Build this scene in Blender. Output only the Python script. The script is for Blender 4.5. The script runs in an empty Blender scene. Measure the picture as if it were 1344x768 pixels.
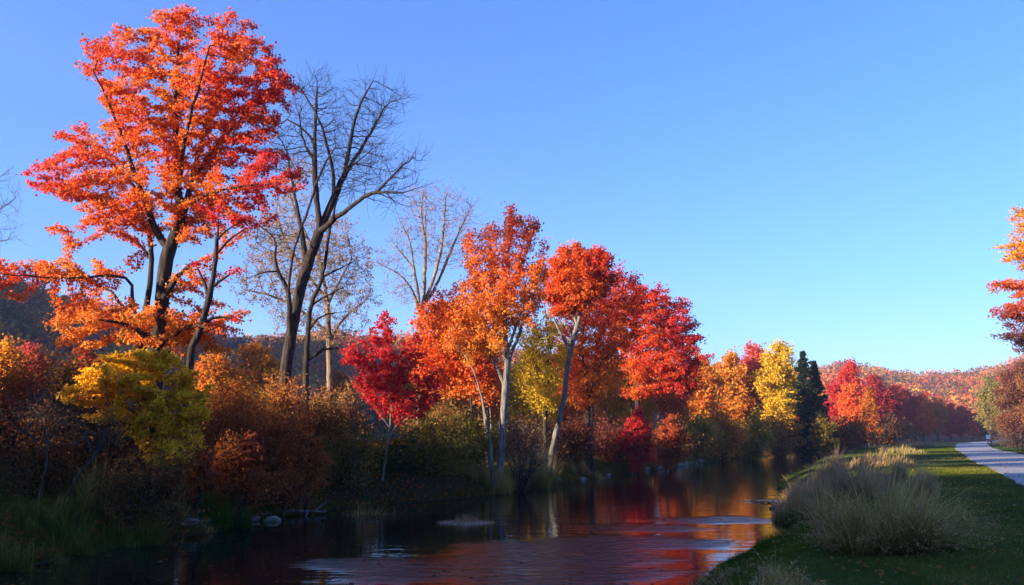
import bpy, math, random
import numpy as np
R = np.random.default_rng(7)
random.seed(7)
PI = math.pi
scn = bpy.context.scene
col = scn.collection

# ------------------------------------------------------------------ view helpers
F = 1055.0                     # focal length in pixels of a 1344 px wide frame
TILT = math.atan((570 - 384) / F)
CAM = np.array([0.0, 0.0, 2.5])

def P(px, py, Y):
    """world point seen at pixel (px,py) at depth Y"""
    v = -(py - 384) / F
    x = (px - 672) / F
    d = np.array([x, math.cos(TILT) - v * math.sin(TILT), math.sin(TILT) + v * math.cos(TILT)])
    return CAM + d * (Y / d[1])

SUN_EL = math.radians(12.0)
SUN_T = np.array([0.89, 0.456])      # horizontal travel direction of the light
SUN_P = np.array([-0.456, 0.89])

# ------------------------------------------------------------------ noise
def _hash(i, j, k, seed):
    n = (i * 374761393 + j * 668265263 + k * 2147483647 + seed * 974634777) & 0xFFFFFFFF
    n = ((n ^ (n >> 13)) * 1274126177) & 0xFFFFFFFF
    n = n ^ (n >> 16)
    return (n & 0xFFFF) / 65535.0

def vnoise(x, y, z=None, seed=0):
    x = np.asarray(x, float); y = np.asarray(y, float)
    z = np.zeros_like(x) if z is None else np.asarray(z, float)
    i = np.floor(x).astype(np.int64); j = np.floor(y).astype(np.int64); k = np.floor(z).astype(np.int64)
    fx = x - i; fy = y - j; fz = z - k
    fx = fx * fx * (3 - 2 * fx); fy = fy * fy * (3 - 2 * fy); fz = fz * fz * (3 - 2 * fz)
    r = 0
    for a in (0, 1):
        for b in (0, 1):
            for c in (0, 1):
                w = (fx if a else 1 - fx) * (fy if b else 1 - fy) * (fz if c else 1 - fz)
                r = r + w * _hash(i + a, j + b, k + c, seed)
    return r * 2 - 1

def fbm(x, y, seed=0, o=3):
    r = 0; a = 1; 
    for q in range(o):
        r = r + a * vnoise(np.asarray(x) * 2 ** q, np.asarray(y) * 2 ** q, seed=seed + q); a *= 0.5
    return r

def sstep(a, b, x):
    t = np.clip((x - a) / (b - a), 0, 1)
    return t * t * (3 - 2 * t)

# ------------------------------------------------------------------ ground shape
LS = np.array([(-15, -60), (-13.5, -10), (-12, 5), (-9.9, 13), (-9.3, 15.5), (-9.2, 18.6), (-7.9, 21.2), (-7.4, 24), (-6.6, 27.5), (-3.6, 31),
               (-1.0, 33.8), (2.3, 42.5), (6.1, 50.7), (12.6, 64), (21, 80), (30, 98), (48, 132), (87, 200), (145, 290), (200, 360)], float)
RS = np.array([(-5, -60), (-2.4, -10), (-0.6, 3), (1.0, 8.6), (2.5, 13.3), (4.5, 17.6), (7.0, 21.0), (8.6, 25), (10.6, 31), (13.0, 40.6), (17.9, 52.7),
               (27, 73), (39, 97), (57, 132), (94, 200), (148, 290), (201, 360)], float)
PL = np.array([(-2, -40), (6, 5), (9.5, 12), (14.8, 23.2), (22.6, 38.7), (34.3, 62), (52.3, 96.7), (79, 145), (120, 205), (190, 300)], float)
PRT = np.array([(4, -40), (11.5, 5), (14.5, 12), (19.8, 23.2), (27.6, 38.7), (39.0, 62), (56.8, 96.7), (84, 145), (124, 205), (194, 300)], float)

def smooth_interp(P_, y):
    # light smoothing of the polyline so that the shore has no corners
    r = 0
    y = np.asarray(y, float)
    w = 0.03 * np.abs(y) + 0.5
    for o in (-1, -0.5, 0, 0.5, 1):
        r = r + np.interp(y + o * w, P_[:, 1], P_[:, 0])
    return r / 5

def xL(y): return smooth_interp(LS, y) + 0.35 * vnoise(np.asarray(y) * 0.55, 0 * np.asarray(y), seed=3)
def xR(y): return smooth_interp(RS, y) + 0.3 * vnoise(np.asarray(y) * 0.5, 0 * np.asarray(y), seed=9)

SKY = np.array([(-900, 395), (-200, 396), (0, 412), (60, 428), (150, 449), (300, 462), (450, 462), (560, 462), (700, 482), (900, 502), (1000, 500),
                (1060, 502), (1110, 497), (1150, 505), (1200, 514), (1250, 515), (1290, 511), (1344, 502), (1500, 475), (2200, 470)], float)
def shade_ridge_h(s):  # crest heights of the unseen ridge, shaped to set where its shadow ends
    return np.interp(s, [-160, -60, 0, 15, 19, 21, 23.5, 25.5, 29, 34, 49, 53, 56, 62, 65, 77, 100, 113, 150, 260, 420, 600],
                        [22, 34, 38, 37, 23, 14, 14, 20, 19.5, 16, 14.5, 20, 33, 33, 20, 23, 33, 60, 76, 70, 60, 40])

def ground(x, y):
    x = np.asarray(x, float); y = np.asarray(y, float)
    l = xL(y); r = xR(y)
    sl = (smooth_interp(LS, y + 1) - smooth_interp(LS, y - 1)) / 2
    sr = (smooth_interp(RS, y + 1) - smooth_interp(RS, y - 1)) / 2
    dl = (l - x) / np.sqrt(1 + sl * sl)
    dr = (x - r) / np.sqrt(1 + sr * sr)
    n1 = fbm(x * 0.35, y * 0.35, 11); n2 = fbm(x * 0.06, y * 0.06, 21)
    zl = 0.75 * sstep(0, 1.6, dl) + 0.9 * sstep(1.2, 9, dl) + 0.8 * sstep(9, 40, dl) + 0.12 * n1 * sstep(0, 2, dl) + 0.3 * n2 * sstep(3, 12, dl)
    zr = 0.7 * sstep(0, 1.8, dr) + 0.15 * sstep(1.8, 5, dr) + 0.02 * n1 * sstep(0, 2, dr) + 0.05 * n2 * sstep(2, 8, dr)
    pr = np.interp(y, PRT[:, 1], PRT[:, 0])
    zr = zr + 0.9 * sstep(1.5, 12, x - pr)
    inside = np.minimum(-dl, -dr)
    z = np.where(dl > 0, zl, np.where(dr > 0, zr, -0.8 * sstep(0, 2.5, inside)))
    # hills
    rr = np.hypot(x, y); az = np.arctan2(x, np.maximum(y, 1e-6)); az = np.where(y <= 0, np.sign(x) * 1.5, az)
    px = 672 + F * np.tan(np.clip(az, -0.95, 0.95))
    ppy = np.interp(px, SKY[:, 0], SKY[:, 1])
    Rr = np.interp(px, [0, 300, 700, 1000, 1344], [330, 400, 480, 560, 600])
    r0 = np.interp(px, [0, 300, 700, 1000, 1180, 1344], [120, 150, 200, 250, 260, 220])
    hz = (570 - ppy) / F * Rr + 2.5 - 9
    k = sstep(0, 1, (rr - r0) / (Rr - r0))
    front = sstep(-20, 60, y)
    spur = 6 * vnoise(az * 9, rr * 0.006, seed=5) * np.clip(k * (1 - k) * 4, 0, 1)
    z = z + (hz * k + spur) * front * (1 + 0.03 * n2)
    # unseen valley side left of and behind the viewpoint, shaped to shade the banks
    s = x * SUN_P[0] + y * SUN_P[1]; t = x * SUN_T[0] + y * SUN_T[1]
    h = shade_ridge_h(s) - 8
    tw = np.where(t > -80, 34.0, 90.0)
    z2 = h * np.exp(-((t + 80) / tw) ** 2 * 1.3)
    z = np.maximum(z, 0) * 0 + np.where(z2 > z, z + (z2 - z) * sstep(0, 3, z2 - z), z)
    return z

def gz(x, y): return float(ground(np.array([x]), np.array([y]))[0])

# ------------------------------------------------------------------ object helpers
def tag(o, label=None, cat=None, group=None, kind=None):
    if label: o['label'] = label
    if cat: o['category'] = cat
    if group: o['group'] = group
    if kind: o['kind'] = kind
    return o

def empty(name, loc, label, cat, group=None):
    o = bpy.data.objects.new(name, None); col.objects.link(o)
    o.location = [float(v) for v in loc]; o.empty_display_size = 0.3
    return tag(o, label, cat, group)

def mesh_obj(name, V, Fq, m, parent=None, cols=None, smooth=False, nv=4, attrs=None):
    """V (n,3) world (or parent-local) verts, Fq (k,nv) index array or list of such arrays"""
    me = bpy.data.meshes.new(name)
    V = np.ascontiguousarray(V, dtype=np.float32)
    Fl = Fq if isinstance(Fq, list) else [Fq]
    Fl = [np.asarray(f) for f in Fl if len(f)]
    me.vertices.add(len(V)); me.vertices.foreach_set('co', V.ravel())
    if Fl:
        li = np.concatenate([f.ravel() for f in Fl]).astype(np.int32)
        cnt = np.concatenate([np.full(len(f), f.shape[1]) for f in Fl]).astype(np.int32)
        st = np.concatenate([[0], np.cumsum(cnt)[:-1]]).astype(np.int32)
        me.loops.add(len(li)); me.loops.foreach_set('vertex_index', li)
        me.polygons.add(len(cnt)); me.polygons.foreach_set('loop_start', st)
        if smooth: me.polygons.foreach_set('use_smooth', np.ones(len(cnt), bool))
        else: me.polygons.foreach_set('use_smooth', np.zeros(len(cnt), bool))
    if cols is not None:
        a = me.color_attributes.new('tint', 'FLOAT_COLOR', 'POINT')
        c4 = np.ones((len(V), 4), np.float32); c4[:, :3] = cols
        a.data.foreach_set('color', c4.ravel())
    for k, v in (attrs or {}).items():
        a = me.attributes.new(k, 'FLOAT', 'POINT'); a.data.foreach_set('value', np.asarray(v, np.float32))
    me.update(calc_edges=True); me.validate()
    if m: me.materials.append(m)
    o = bpy.data.objects.new(name, me); col.objects.link(o)
    if parent is not None: o.parent = parent
    return o

# ------------------------------------------------------------------ materials
def new_mat(name):
    m = bpy.data.materials.new(name); m.use_nodes = True
    nt = m.node_tree; nt.nodes.clear()
    out = nt.nodes.new('ShaderNodeOutputMaterial')
    return m, nt, out
def N(nt, t, **kw):
    n = nt.nodes.new(t)
    for k, v in kw.items():
        if k in n.inputs.keys(): n.inputs[k].default_value = v
        else: setattr(n, k, v)
    return n
def ramp(nt, fac, stops):
    r = nt.nodes.new('ShaderNodeValToRGB'); e = r.color_ramp.elements
    while len(e) < len(stops): e.new(0.5)
    for i, (p, c) in enumerate(stops): e[i].position = p; e[i].color = (*c, 1)
    nt.links.new(fac, r.inputs[0]); return r

def leaf_mat(name, trans=0.56, gloss=0.012):
    m, nt, out = new_mat(name)
    at = N(nt, 'ShaderNodeAttribute', attribute_name='tint')
    g = N(nt, 'ShaderNodeNewGeometry')
    hs = N(nt, 'ShaderNodeHueSaturation')
    mr = N(nt, 'ShaderNodeMapRange'); mr.inputs[3].default_value = 0.78; mr.inputs[4].default_value = 1.22
    nt.links.new(g.outputs['Random Per Island'], mr.inputs[0]); nt.links.new(mr.outputs[0], hs.inputs['Value'])
    nt.links.new(at.outputs['Color'], hs.inputs['Color'])
    d = N(nt, 'ShaderNodeBsdfDiffuse'); t = N(nt, 'ShaderNodeBsdfTranslucent')
    mx = N(nt, 'ShaderNodeMixShader'); mx.inputs[0].default_value = trans
    gl = N(nt, 'ShaderNodeBsdfGlossy'); gl.inputs['Roughness'].default_value = 0.6
    mx2 = N(nt, 'ShaderNodeMixShader'); mx2.inputs[0].default_value = gloss
    nt.links.new(hs.outputs[0], d.inputs[0]); nt.links.new(hs.outputs[0], t.inputs[0])
    nt.links.new(d.outputs[0], mx.inputs[1]); nt.links.new(t.outputs[0], mx.inputs[2])
    nt.links.new(mx.outputs[0], mx2.inputs[1]); nt.links.new(gl.outputs[0], mx2.inputs[2])
    nt.links.new(mx2.outputs[0], out.inputs[0])
    return m

def bark_mat(name, c1, c2, scale=6.0, bump=1.0):
    m, nt, out = new_mat(name)
    tc = N(nt, 'ShaderNodeTexCoord'); mp = N(nt, 'ShaderNodeMapping'); mp.inputs['Scale'].default_value = (scale, scale, scale * 0.22)
    n = N(nt, 'ShaderNodeTexNoise'); n.inputs['Scale'].default_value = 1.6; n.inputs['Detail'].default_value = 6
    nt.links.new(tc.outputs['Object'], mp.inputs[0]); nt.links.new(mp.outputs[0], n.inputs[0])
    r = ramp(nt, n.outputs['Fac'], [(0.32, c1), (0.66, c2)])
    b = N(nt, 'ShaderNodeBsdfPrincipled'); b.inputs['Roughness'].default_value = 0.9; b.inputs['Specular IOR Level'].default_value = 0.15
    bp = N(nt, 'ShaderNodeBump'); bp.inputs['Strength'].default_value = bump; bp.inputs['Distance'].default_value = 0.06
    nt.links.new(n.outputs['Fac'], bp.inputs['Height']); nt.links.new(bp.outputs[0], b.inputs['Normal'])
    nt.links.new(r.outputs[0], b.inputs['Base Color']); nt.links.new(b.outputs[0], out.inputs[0])
    return m

M_LEAF = leaf_mat('leaf')
M_FAR = leaf_mat('far_foliage', 0.25, 0.0)
M_GRASS = leaf_mat('grass_blade', 0.35, 0.0)
M_BARK = bark_mat('dark_bark', (0.012, 0.009, 0.008), (0.06, 0.043, 0.034))
M_PALE = bark_mat('pale_bark', (0.07, 0.058, 0.05), (0.22, 0.19, 0.165), 5)
M_TWIG = bark_mat('grey_twig_bark', (0.045, 0.036, 0.03), (0.13, 0.105, 0.085), 7)
M_TAN = bark_mat('tan_bark', (0.10, 0.065, 0.04), (0.26, 0.18, 0.13), 5)

def ground_mat():
    m, nt, out = new_mat('ground')
    tc = N(nt, 'ShaderNodeTexCoord')
    n1 = N(nt, 'ShaderNodeTexNoise'); n1.inputs['Scale'].default_value = 1.3; n1.inputs['Detail'].default_value = 8; n1.inputs['Roughness'].default_value = 0.7
    n2 = N(nt, 'ShaderNodeTexNoise'); n2.inputs['Scale'].default_value = 0.22; n2.inputs['Detail'].default_value = 4
    nt.links.new(tc.outputs['Object'], n1.inputs[0]); nt.links.new(tc.outputs['Object'], n2.inputs[0])
    dirt = ramp(nt, n1.outputs['Fac'], [(0.3, (0.02, 0.014, 0.009)), (0.55, (0.05, 0.035, 0.02)), (0.75, (0.10, 0.07, 0.035))])
    lawn = ramp(nt, n1.outputs['Fac'], [(0.3, (0.03, 0.045, 0.008)), (0.6, (0.055, 0.075, 0.013)), (0.8, (0.12, 0.10, 0.03))])
    wood = ramp(nt, n1.outputs['Fac'], [(0.3, (0.05, 0.022, 0.01)), (0.7, (0.16, 0.06, 0.022))])
    a = N(nt, 'ShaderNodeAttribute', attribute_name='lawn'); w = N(nt, 'ShaderNodeAttribute', attribute_name='wood')
    x1 = N(nt, 'ShaderNodeMixRGB'); x2 = N(nt, 'ShaderNodeMixRGB')
    nt.links.new(a.outputs['Fac'], x1.inputs[0]); nt.links.new(dirt.outputs[0], x1.inputs[1]); nt.links.new(lawn.outputs[0], x1.inputs[2])
    nt.links.new(w.outputs['Fac'], x2.inputs[0]); nt.links.new(x1.outputs[0], x2.inputs[1]); nt.links.new(wood.outputs[0], x2.inputs[2])
    b = N(nt, 'ShaderNodeBsdfPrincipled'); b.inputs['Roughness'].default_value = 0.95; b.inputs['Specular IOR Level'].default_value = 0.1
    bp = N(nt, 'ShaderNodeBump'); bp.inputs['Strength'].default_value = 0.8; bp.inputs['Distance'].default_value = 0.08
    nt.links.new(n1.outputs['Fac'], bp.inputs['Height']); nt.links.new(bp.outputs[0], b.inputs['Normal'])
    nt.links.new(x2.outputs[0], b.inputs['Base Color']); nt.links.new(b.outputs[0], out.inputs[0])
    return m

def water_mat():
    m, nt, out = new_mat('river_water')
    tc = N(nt, 'ShaderNodeTexCoord')
    mp = N(nt, 'ShaderNodeMapping'); mp.inputs['Scale'].default_value = (0.8, 2.0, 1); mp.inputs['Rotation'].default_value = (0, 0, math.radians(-14))
    nt.links.new(tc.outputs['Object'], mp.inputs[0])
    calm = N(nt, 'ShaderNodeTexNoise'); calm.inputs['Scale'].default_value = 0.9; calm.inputs['Detail'].default_value = 2
    fine = N(nt, 'ShaderNodeTexNoise'); fine.inputs['Scale'].default_value = 2.6; fine.inputs['Detail'].default_value = 5; fine.inputs['Roughness'].default_value = 0.6
    fine.inputs['Distortion'].default_value = 0.6
    for n in (calm, fine): nt.links.new(mp.outputs[0], n.inputs[0])
    at = N(nt, 'ShaderNodeAttribute', attribute_name='ripple')
    mul = N(nt, 'ShaderNodeMath', operation='MULTIPLY'); nt.links.new(fine.outputs['Fac'], mul.inputs[0]); nt.links.new(at.outputs['Fac'], mul.inputs[1])
    m2 = N(nt, 'ShaderNodeMath', operation='MULTIPLY'); m2.inputs[1].default_value = 0.045; nt.links.new(mul.outputs[0], m2.inputs[0])
    m3 = N(nt, 'ShaderNodeMath', operation='MULTIPLY'); m3.inputs[1].default_value = 0.012; nt.links.new(calm.outputs['Fac'], m3.inputs[0])
    f2 = N(nt, 'ShaderNodeMath', operation='MULTIPLY'); f2.inputs[1].default_value = 0.002; nt.links.new(fine.outputs['Fac'], f2.inputs[0])
    ad = N(nt, 'ShaderNodeMath', operation='ADD'); nt.links.new(m2.outputs[0], ad.inputs[0]); nt.links.new(m3.outputs[0], ad.inputs[1])
    ad2 = N(nt, 'ShaderNodeMath', operation='ADD'); nt.links.new(ad.outputs[0], ad2.inputs[0]); nt.links.new(f2.outputs[0], ad2.inputs[1])
    bp = N(nt, 'ShaderNodeBump'); bp.inputs['Strength'].default_value = 1.0; bp.inputs['Distance'].default_value = 1.0
    nt.links.new(ad2.outputs[0], bp.inputs['Height'])
    b = N(nt, 'ShaderNodeBsdfPrincipled'); b.inputs['Base Color'].default_value = (0.006, 0.006, 0.005, 1)
    b.inputs['Roughness'].default_value = 0.035; b.inputs['IOR'].default_value = 1.4
    nt.links.new(bp.outputs[0], b.inputs['Normal']); nt.links.new(b.outputs[0], out.inputs[0])
    return m

def path_mat():
    m, nt, out = new_mat('asphalt')
    tc = N(nt, 'ShaderNodeTexCoord')
    n1 = N(nt, 'ShaderNodeTexNoise'); n1.inputs['Scale'].default_value = 0.5; n1.inputs['Detail'].default_value = 8; n1.inputs['Roughness'].default_value = 0.7
    n2 = N(nt, 'ShaderNodeTexNoise'); n2.inputs['Scale'].default_value = 30; n2.inputs['Detail'].default_value = 3
    nt.links.new(tc.outputs['Object'], n1.inputs[0]); nt.links.new(tc.outputs['Object'], n2.inputs[0])
    r = ramp(nt, n1.outputs['Fac'], [(0.3, (0.22, 0.20, 0.19)), (0.5, (0.36, 0.33, 0.31)), (0.7, (0.42, 0.38, 0.36))])
    mx = N(nt, 'ShaderNodeMixRGB', blend_type='MULTIPLY'); mx.inputs[0].default_value = 0.4
    nt.links.new(r.outputs[0], mx.inputs[1]); nt.links.new(n2.outputs['Fac'], mx.inputs[2])
    b = N(nt, 'ShaderNodeBsdfPrincipled'); b.inputs['Roughness'].default_value = 0.8
    nt.links.new(mx.outputs[0], b.inputs['Base Color']); nt.links.new(b.outputs[0], out.inputs[0])
    return m

def rock_mat():
    m, nt, out = new_mat('rock')
    tc = N(nt, 'ShaderNodeTexCoord')
    n1 = N(nt, 'ShaderNodeTexNoise'); n1.inputs['Scale'].default_value = 4; n1.inputs['Detail'].default_value = 8
    nt.links.new(tc.outputs['Object'], n1.inputs[0])
    r = ramp(nt, n1.outputs['Fac'], [(0.3, (0.07, 0.06, 0.05)), (0.7, (0.26, 0.23, 0.2))])
    b = N(nt, 'ShaderNodeBsdfPrincipled'); b.inputs['Roughness'].default_value = 0.85
    bp = N(nt, 'ShaderNodeBump'); bp.inputs['Strength'].default_value = 0.7; bp.inputs['Distance'].default_value = 0.05
    nt.links.new(n1.outputs['Fac'], bp.inputs['Height']); nt.links.new(bp.outputs[0], b.inputs['Normal'])
    nt.links.new(r.outputs[0], b.inputs['Base Color']); nt.links.new(b.outputs[0], out.inputs[0])
    return m
M_ROCK = rock_mat()

# ------------------------------------------------------------------ leaves
def unit(v): return v / np.maximum(np.linalg.norm(v, axis=-1, keepdims=True), 1e-9)

def leaf_mesh(C, size, up=0.5, asp=0.75, rng=R):
    """rhombic, slightly folded leaves at centres C; size scalar or (n,)"""
    n = len(C)
    nrm = unit(rng.normal(size=(n, 3)) + np.array([0, 0, up]))
    a = unit(np.cross(nrm, rng.normal(size=(n, 3)))); b = np.cross(nrm, a)
    s = (size * (0.5 + 1.0 * rng.random(n)))[:, None] * 0.5
    droop = nrm * s * 0.35
    V = np.stack([C - a * s - droop, C - b * s * asp, C + a * s - droop * rng.random((n, 1)), C + b * s * asp], 1).reshape(-1, 3)
    return V, np.arange(4 * n).reshape(-1, 4)

def pal(c, t):
    """palette lookup: c list of rgb, t in 0..1"""
    c = np.array(c, float); t = np.clip(t, 0, 1) * (len(c) - 1)
    i = np.minimum(t.astype(int), len(c) - 2); f = (t - i)[:, None]
    return c[i] * (1 - f) + c[i + 1] * f

ORANGE = [(0.88, 0.40, 0.05), (0.88, 0.27, 0.035), (0.86, 0.16, 0.035), (0.80, 0.085, 0.045), (0.70, 0.045, 0.06)]
FIRE   = [(0.88, 0.38, 0.05), (0.88, 0.25, 0.035), (0.86, 0.16, 0.03), (0.80, 0.09, 0.03)]
GOLD   = [(0.66, 0.38, 0.03), (0.76, 0.38, 0.03), (0.78, 0.28, 0.03), (0.70, 0.18, 0.03)]
YELLOW = [(0.58, 0.42, 0.03), (0.76, 0.50, 0.03), (0.80, 0.50, 0.02)]
CRIM   = [(0.58, 0.03, 0.02), (0.68, 0.035, 0.035), (0.42, 0.016, 0.03)]
RED    = [(0.72, 0.08, 0.025), (0.66, 0.045, 0.035), (0.55, 0.025, 0.045)]
PINK   = [(0.78, 0.20, 0.08), (0.74, 0.13, 0.09), (0.72, 0.12, 0.11)]
RUST   = [(0.22, 0.07, 0.014), (0.36, 0.11, 0.02), (0.26, 0.05, 0.016)]
BROWN  = [(0.11, 0.06, 0.018), (0.22, 0.10, 0.025), (0.17, 0.055, 0.018)]
OLIVE  = [(0.09, 0.08, 0.013), (0.18, 0.14, 0.018), (0.32, 0.21, 0.025)]
GREEN  = [(0.04, 0.06, 0.01), (0.07, 0.10, 0.014), (0.14, 0.13, 0.02)]
TAN    = [(0.36, 0.24, 0.10), (0.48, 0.31, 0.14), (0.44, 0.22, 0.1)]
SPRUCE = [(0.010, 0.024, 0.014), (0.018, 0.036, 0.018), (0.03, 0.045, 0.018)]
PURPLE = [(0.16, 0.05, 0.045), (0.24, 0.08, 0.05), (0.32, 0.14, 0.06)]

# ------------------------------------------------------------------ branching
def grow(nodes, parent, A, step, infl, kill, iters=70, trop=0.0, rng=R, wob=0.18):
    nodes = [np.array(n, float) for n in nodes]; parent = list(parent)
    Nn = np.array(nodes); A = np.asarray(A, float)
    D = np.full(len(A), 1e9); I = np.zeros(len(A), int)
    def upd(new, base):
        for c in range(0, len(new), 200):
            seg = new[c:c + 200]
            d = np.linalg.norm(A[:, None] - seg[None], axis=2)
            j = d.argmin(1); dd = d[np.arange(len(A)), j]
            m = dd < D; D[m] = dd[m]; I[m] = base + c + j[m]
    upd(Nn, 0); kidc = {}
    for it in range(iters):
        live = D > kill
        if not live.all():
            A = A[live]; D = D[live]; I = I[live]
        if len(A) == 0: break
        m = D < infl
        if not m.any() and D.min() > 2.5 * infl: break
        if not m.any():
            m = D <= np.partition(D, min(5, len(D) - 1))[min(5, len(D) - 1)]
        idx, inv = np.unique(I[m], return_inverse=True)
        dirs = unit(A[m] - Nn[I[m]])
        S = np.zeros((len(idx), 3)); np.add.at(S, inv, dirs)
        S = unit(unit(S) + rng.normal(size=S.shape) * wob + np.array([0, 0, trop]))
        new = Nn[idx] + S * step
        # avoid duplicates
        base = len(Nn)
        for q_ in idx.tolist(): kidc[q_] = kidc.get(q_, 0) + 1
        ok = np.array([kidc[q_] <= 3 for q_ in idx.tolist()])
        if not ok.all():
            # spent nodes: forget the attractors they cannot reach
            bad = set(idx[~ok].tolist()); drop = np.array([b_ in bad for b_ in I.tolist()])
            A = A[~drop]; D = D[~drop]; I = I[~drop]; new = new[ok]; idx = idx[ok]
            if len(A) == 0 or len(new) == 0: break
        Nn = np.vstack([Nn, new]); parent.extend(idx.tolist())
        upd(new, base)
        if len(Nn) > 16000: break
    return Nn, np.array(parent)

def radii(parent, r0, base_r):
    n = len(parent); kids = np.zeros(n, int); cnt = np.zeros(n)
    for i in range(n):
        if parent[i] >= 0: kids[parent[i]] += 1
    tips = kids == 0
    cnt[tips] = 1
    for i in range(n - 1, -1, -1):
        if parent[i] >= 0: cnt[parent[i]] += cnt[i]
    roots = [i for i in range(n) if parent[i] < 0]
    e = math.log(0.66 * base_r / r0) / math.log(max(3, max(cnt[i] for i in roots)))
    return r0 * cnt ** e, tips, cnt

def tubes(Nn, parent, rad, sel, sides):
    """tube mesh over the edges whose child is in sel (bool)"""
    ch = np.where(sel & (parent >= 0))[0]
    if len(ch) == 0: return np.zeros((0, 3)), np.zeros((0, 4), int)
    p = parent[ch]
    d = unit(Nn - Nn[np.maximum(parent, 0)]); d[parent < 0] = (0, 0, 1)
    # averaged direction at each node with its thickest child
    main = np.full(len(Nn), -1); best = np.zeros(len(Nn))
    for c in np.where(parent >= 0)[0]:
        q = parent[c]
        if rad[c] > best[q]: best[q] = rad[c]; main[q] = c
    dav = d.copy(); m = main >= 0; dav[m] = unit(d[m] + d[main[m]])
    ref = np.array([0.31, 0.93, 0.17])
    def ring(c, dr, r):
        u = unit(np.cross(dr, ref)); v = np.cross(dr, u)
        a = np.arange(sides) / sides * 2 * PI
        return c[:, None] + r[:, None, None] * (np.cos(a)[None, :, None] * u[:, None] + np.sin(a)[None, :, None] * v[:, None])
    ismain = main[p] == ch
    rs = np.where(ismain, rad[p], np.minimum(rad[p], rad[ch] * 1.25))
    ds = np.where(ismain[:, None], dav[p], d[ch])
    A = ring(Nn[p], ds, rs); B = ring(Nn[ch], dav[ch], rad[ch])
    n = len(ch)
    V = np.concatenate([A, B], 1).reshape(-1, 3)
    b = (np.arange(n) * 2 * sides)[:, None]; k = np.arange(sides)[None]
    k2 = (k + 1) % sides
    Fq = np.stack([b + k, b + k2, b + sides + k2, b + sides + k], 2).reshape(-1, 4)
    return V, Fq

def sub_poly(pts, step, wob=0.0, rng=R):
    out = [pts[0]]
    for a, b in zip(pts[:-1], pts[1:]):
        L = np.linalg.norm(b - a); k = max(1, int(round(L / step)))
        for i in range(1, k + 1):
            q = a + (b - a) * i / k
            out.append(q + (rng.normal(size=3) * wob if i < k else 0))
    return out

def smooth_poly(pts):
    """one round of corner cutting, ends kept"""
    out = [pts[0]]
    for a, b in zip(pts[:-1], pts[1:]):
        out += [a * 0.75 + b * 0.25, a * 0.25 + b * 0.75]
    out.append(pts[-1]); return out

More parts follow.
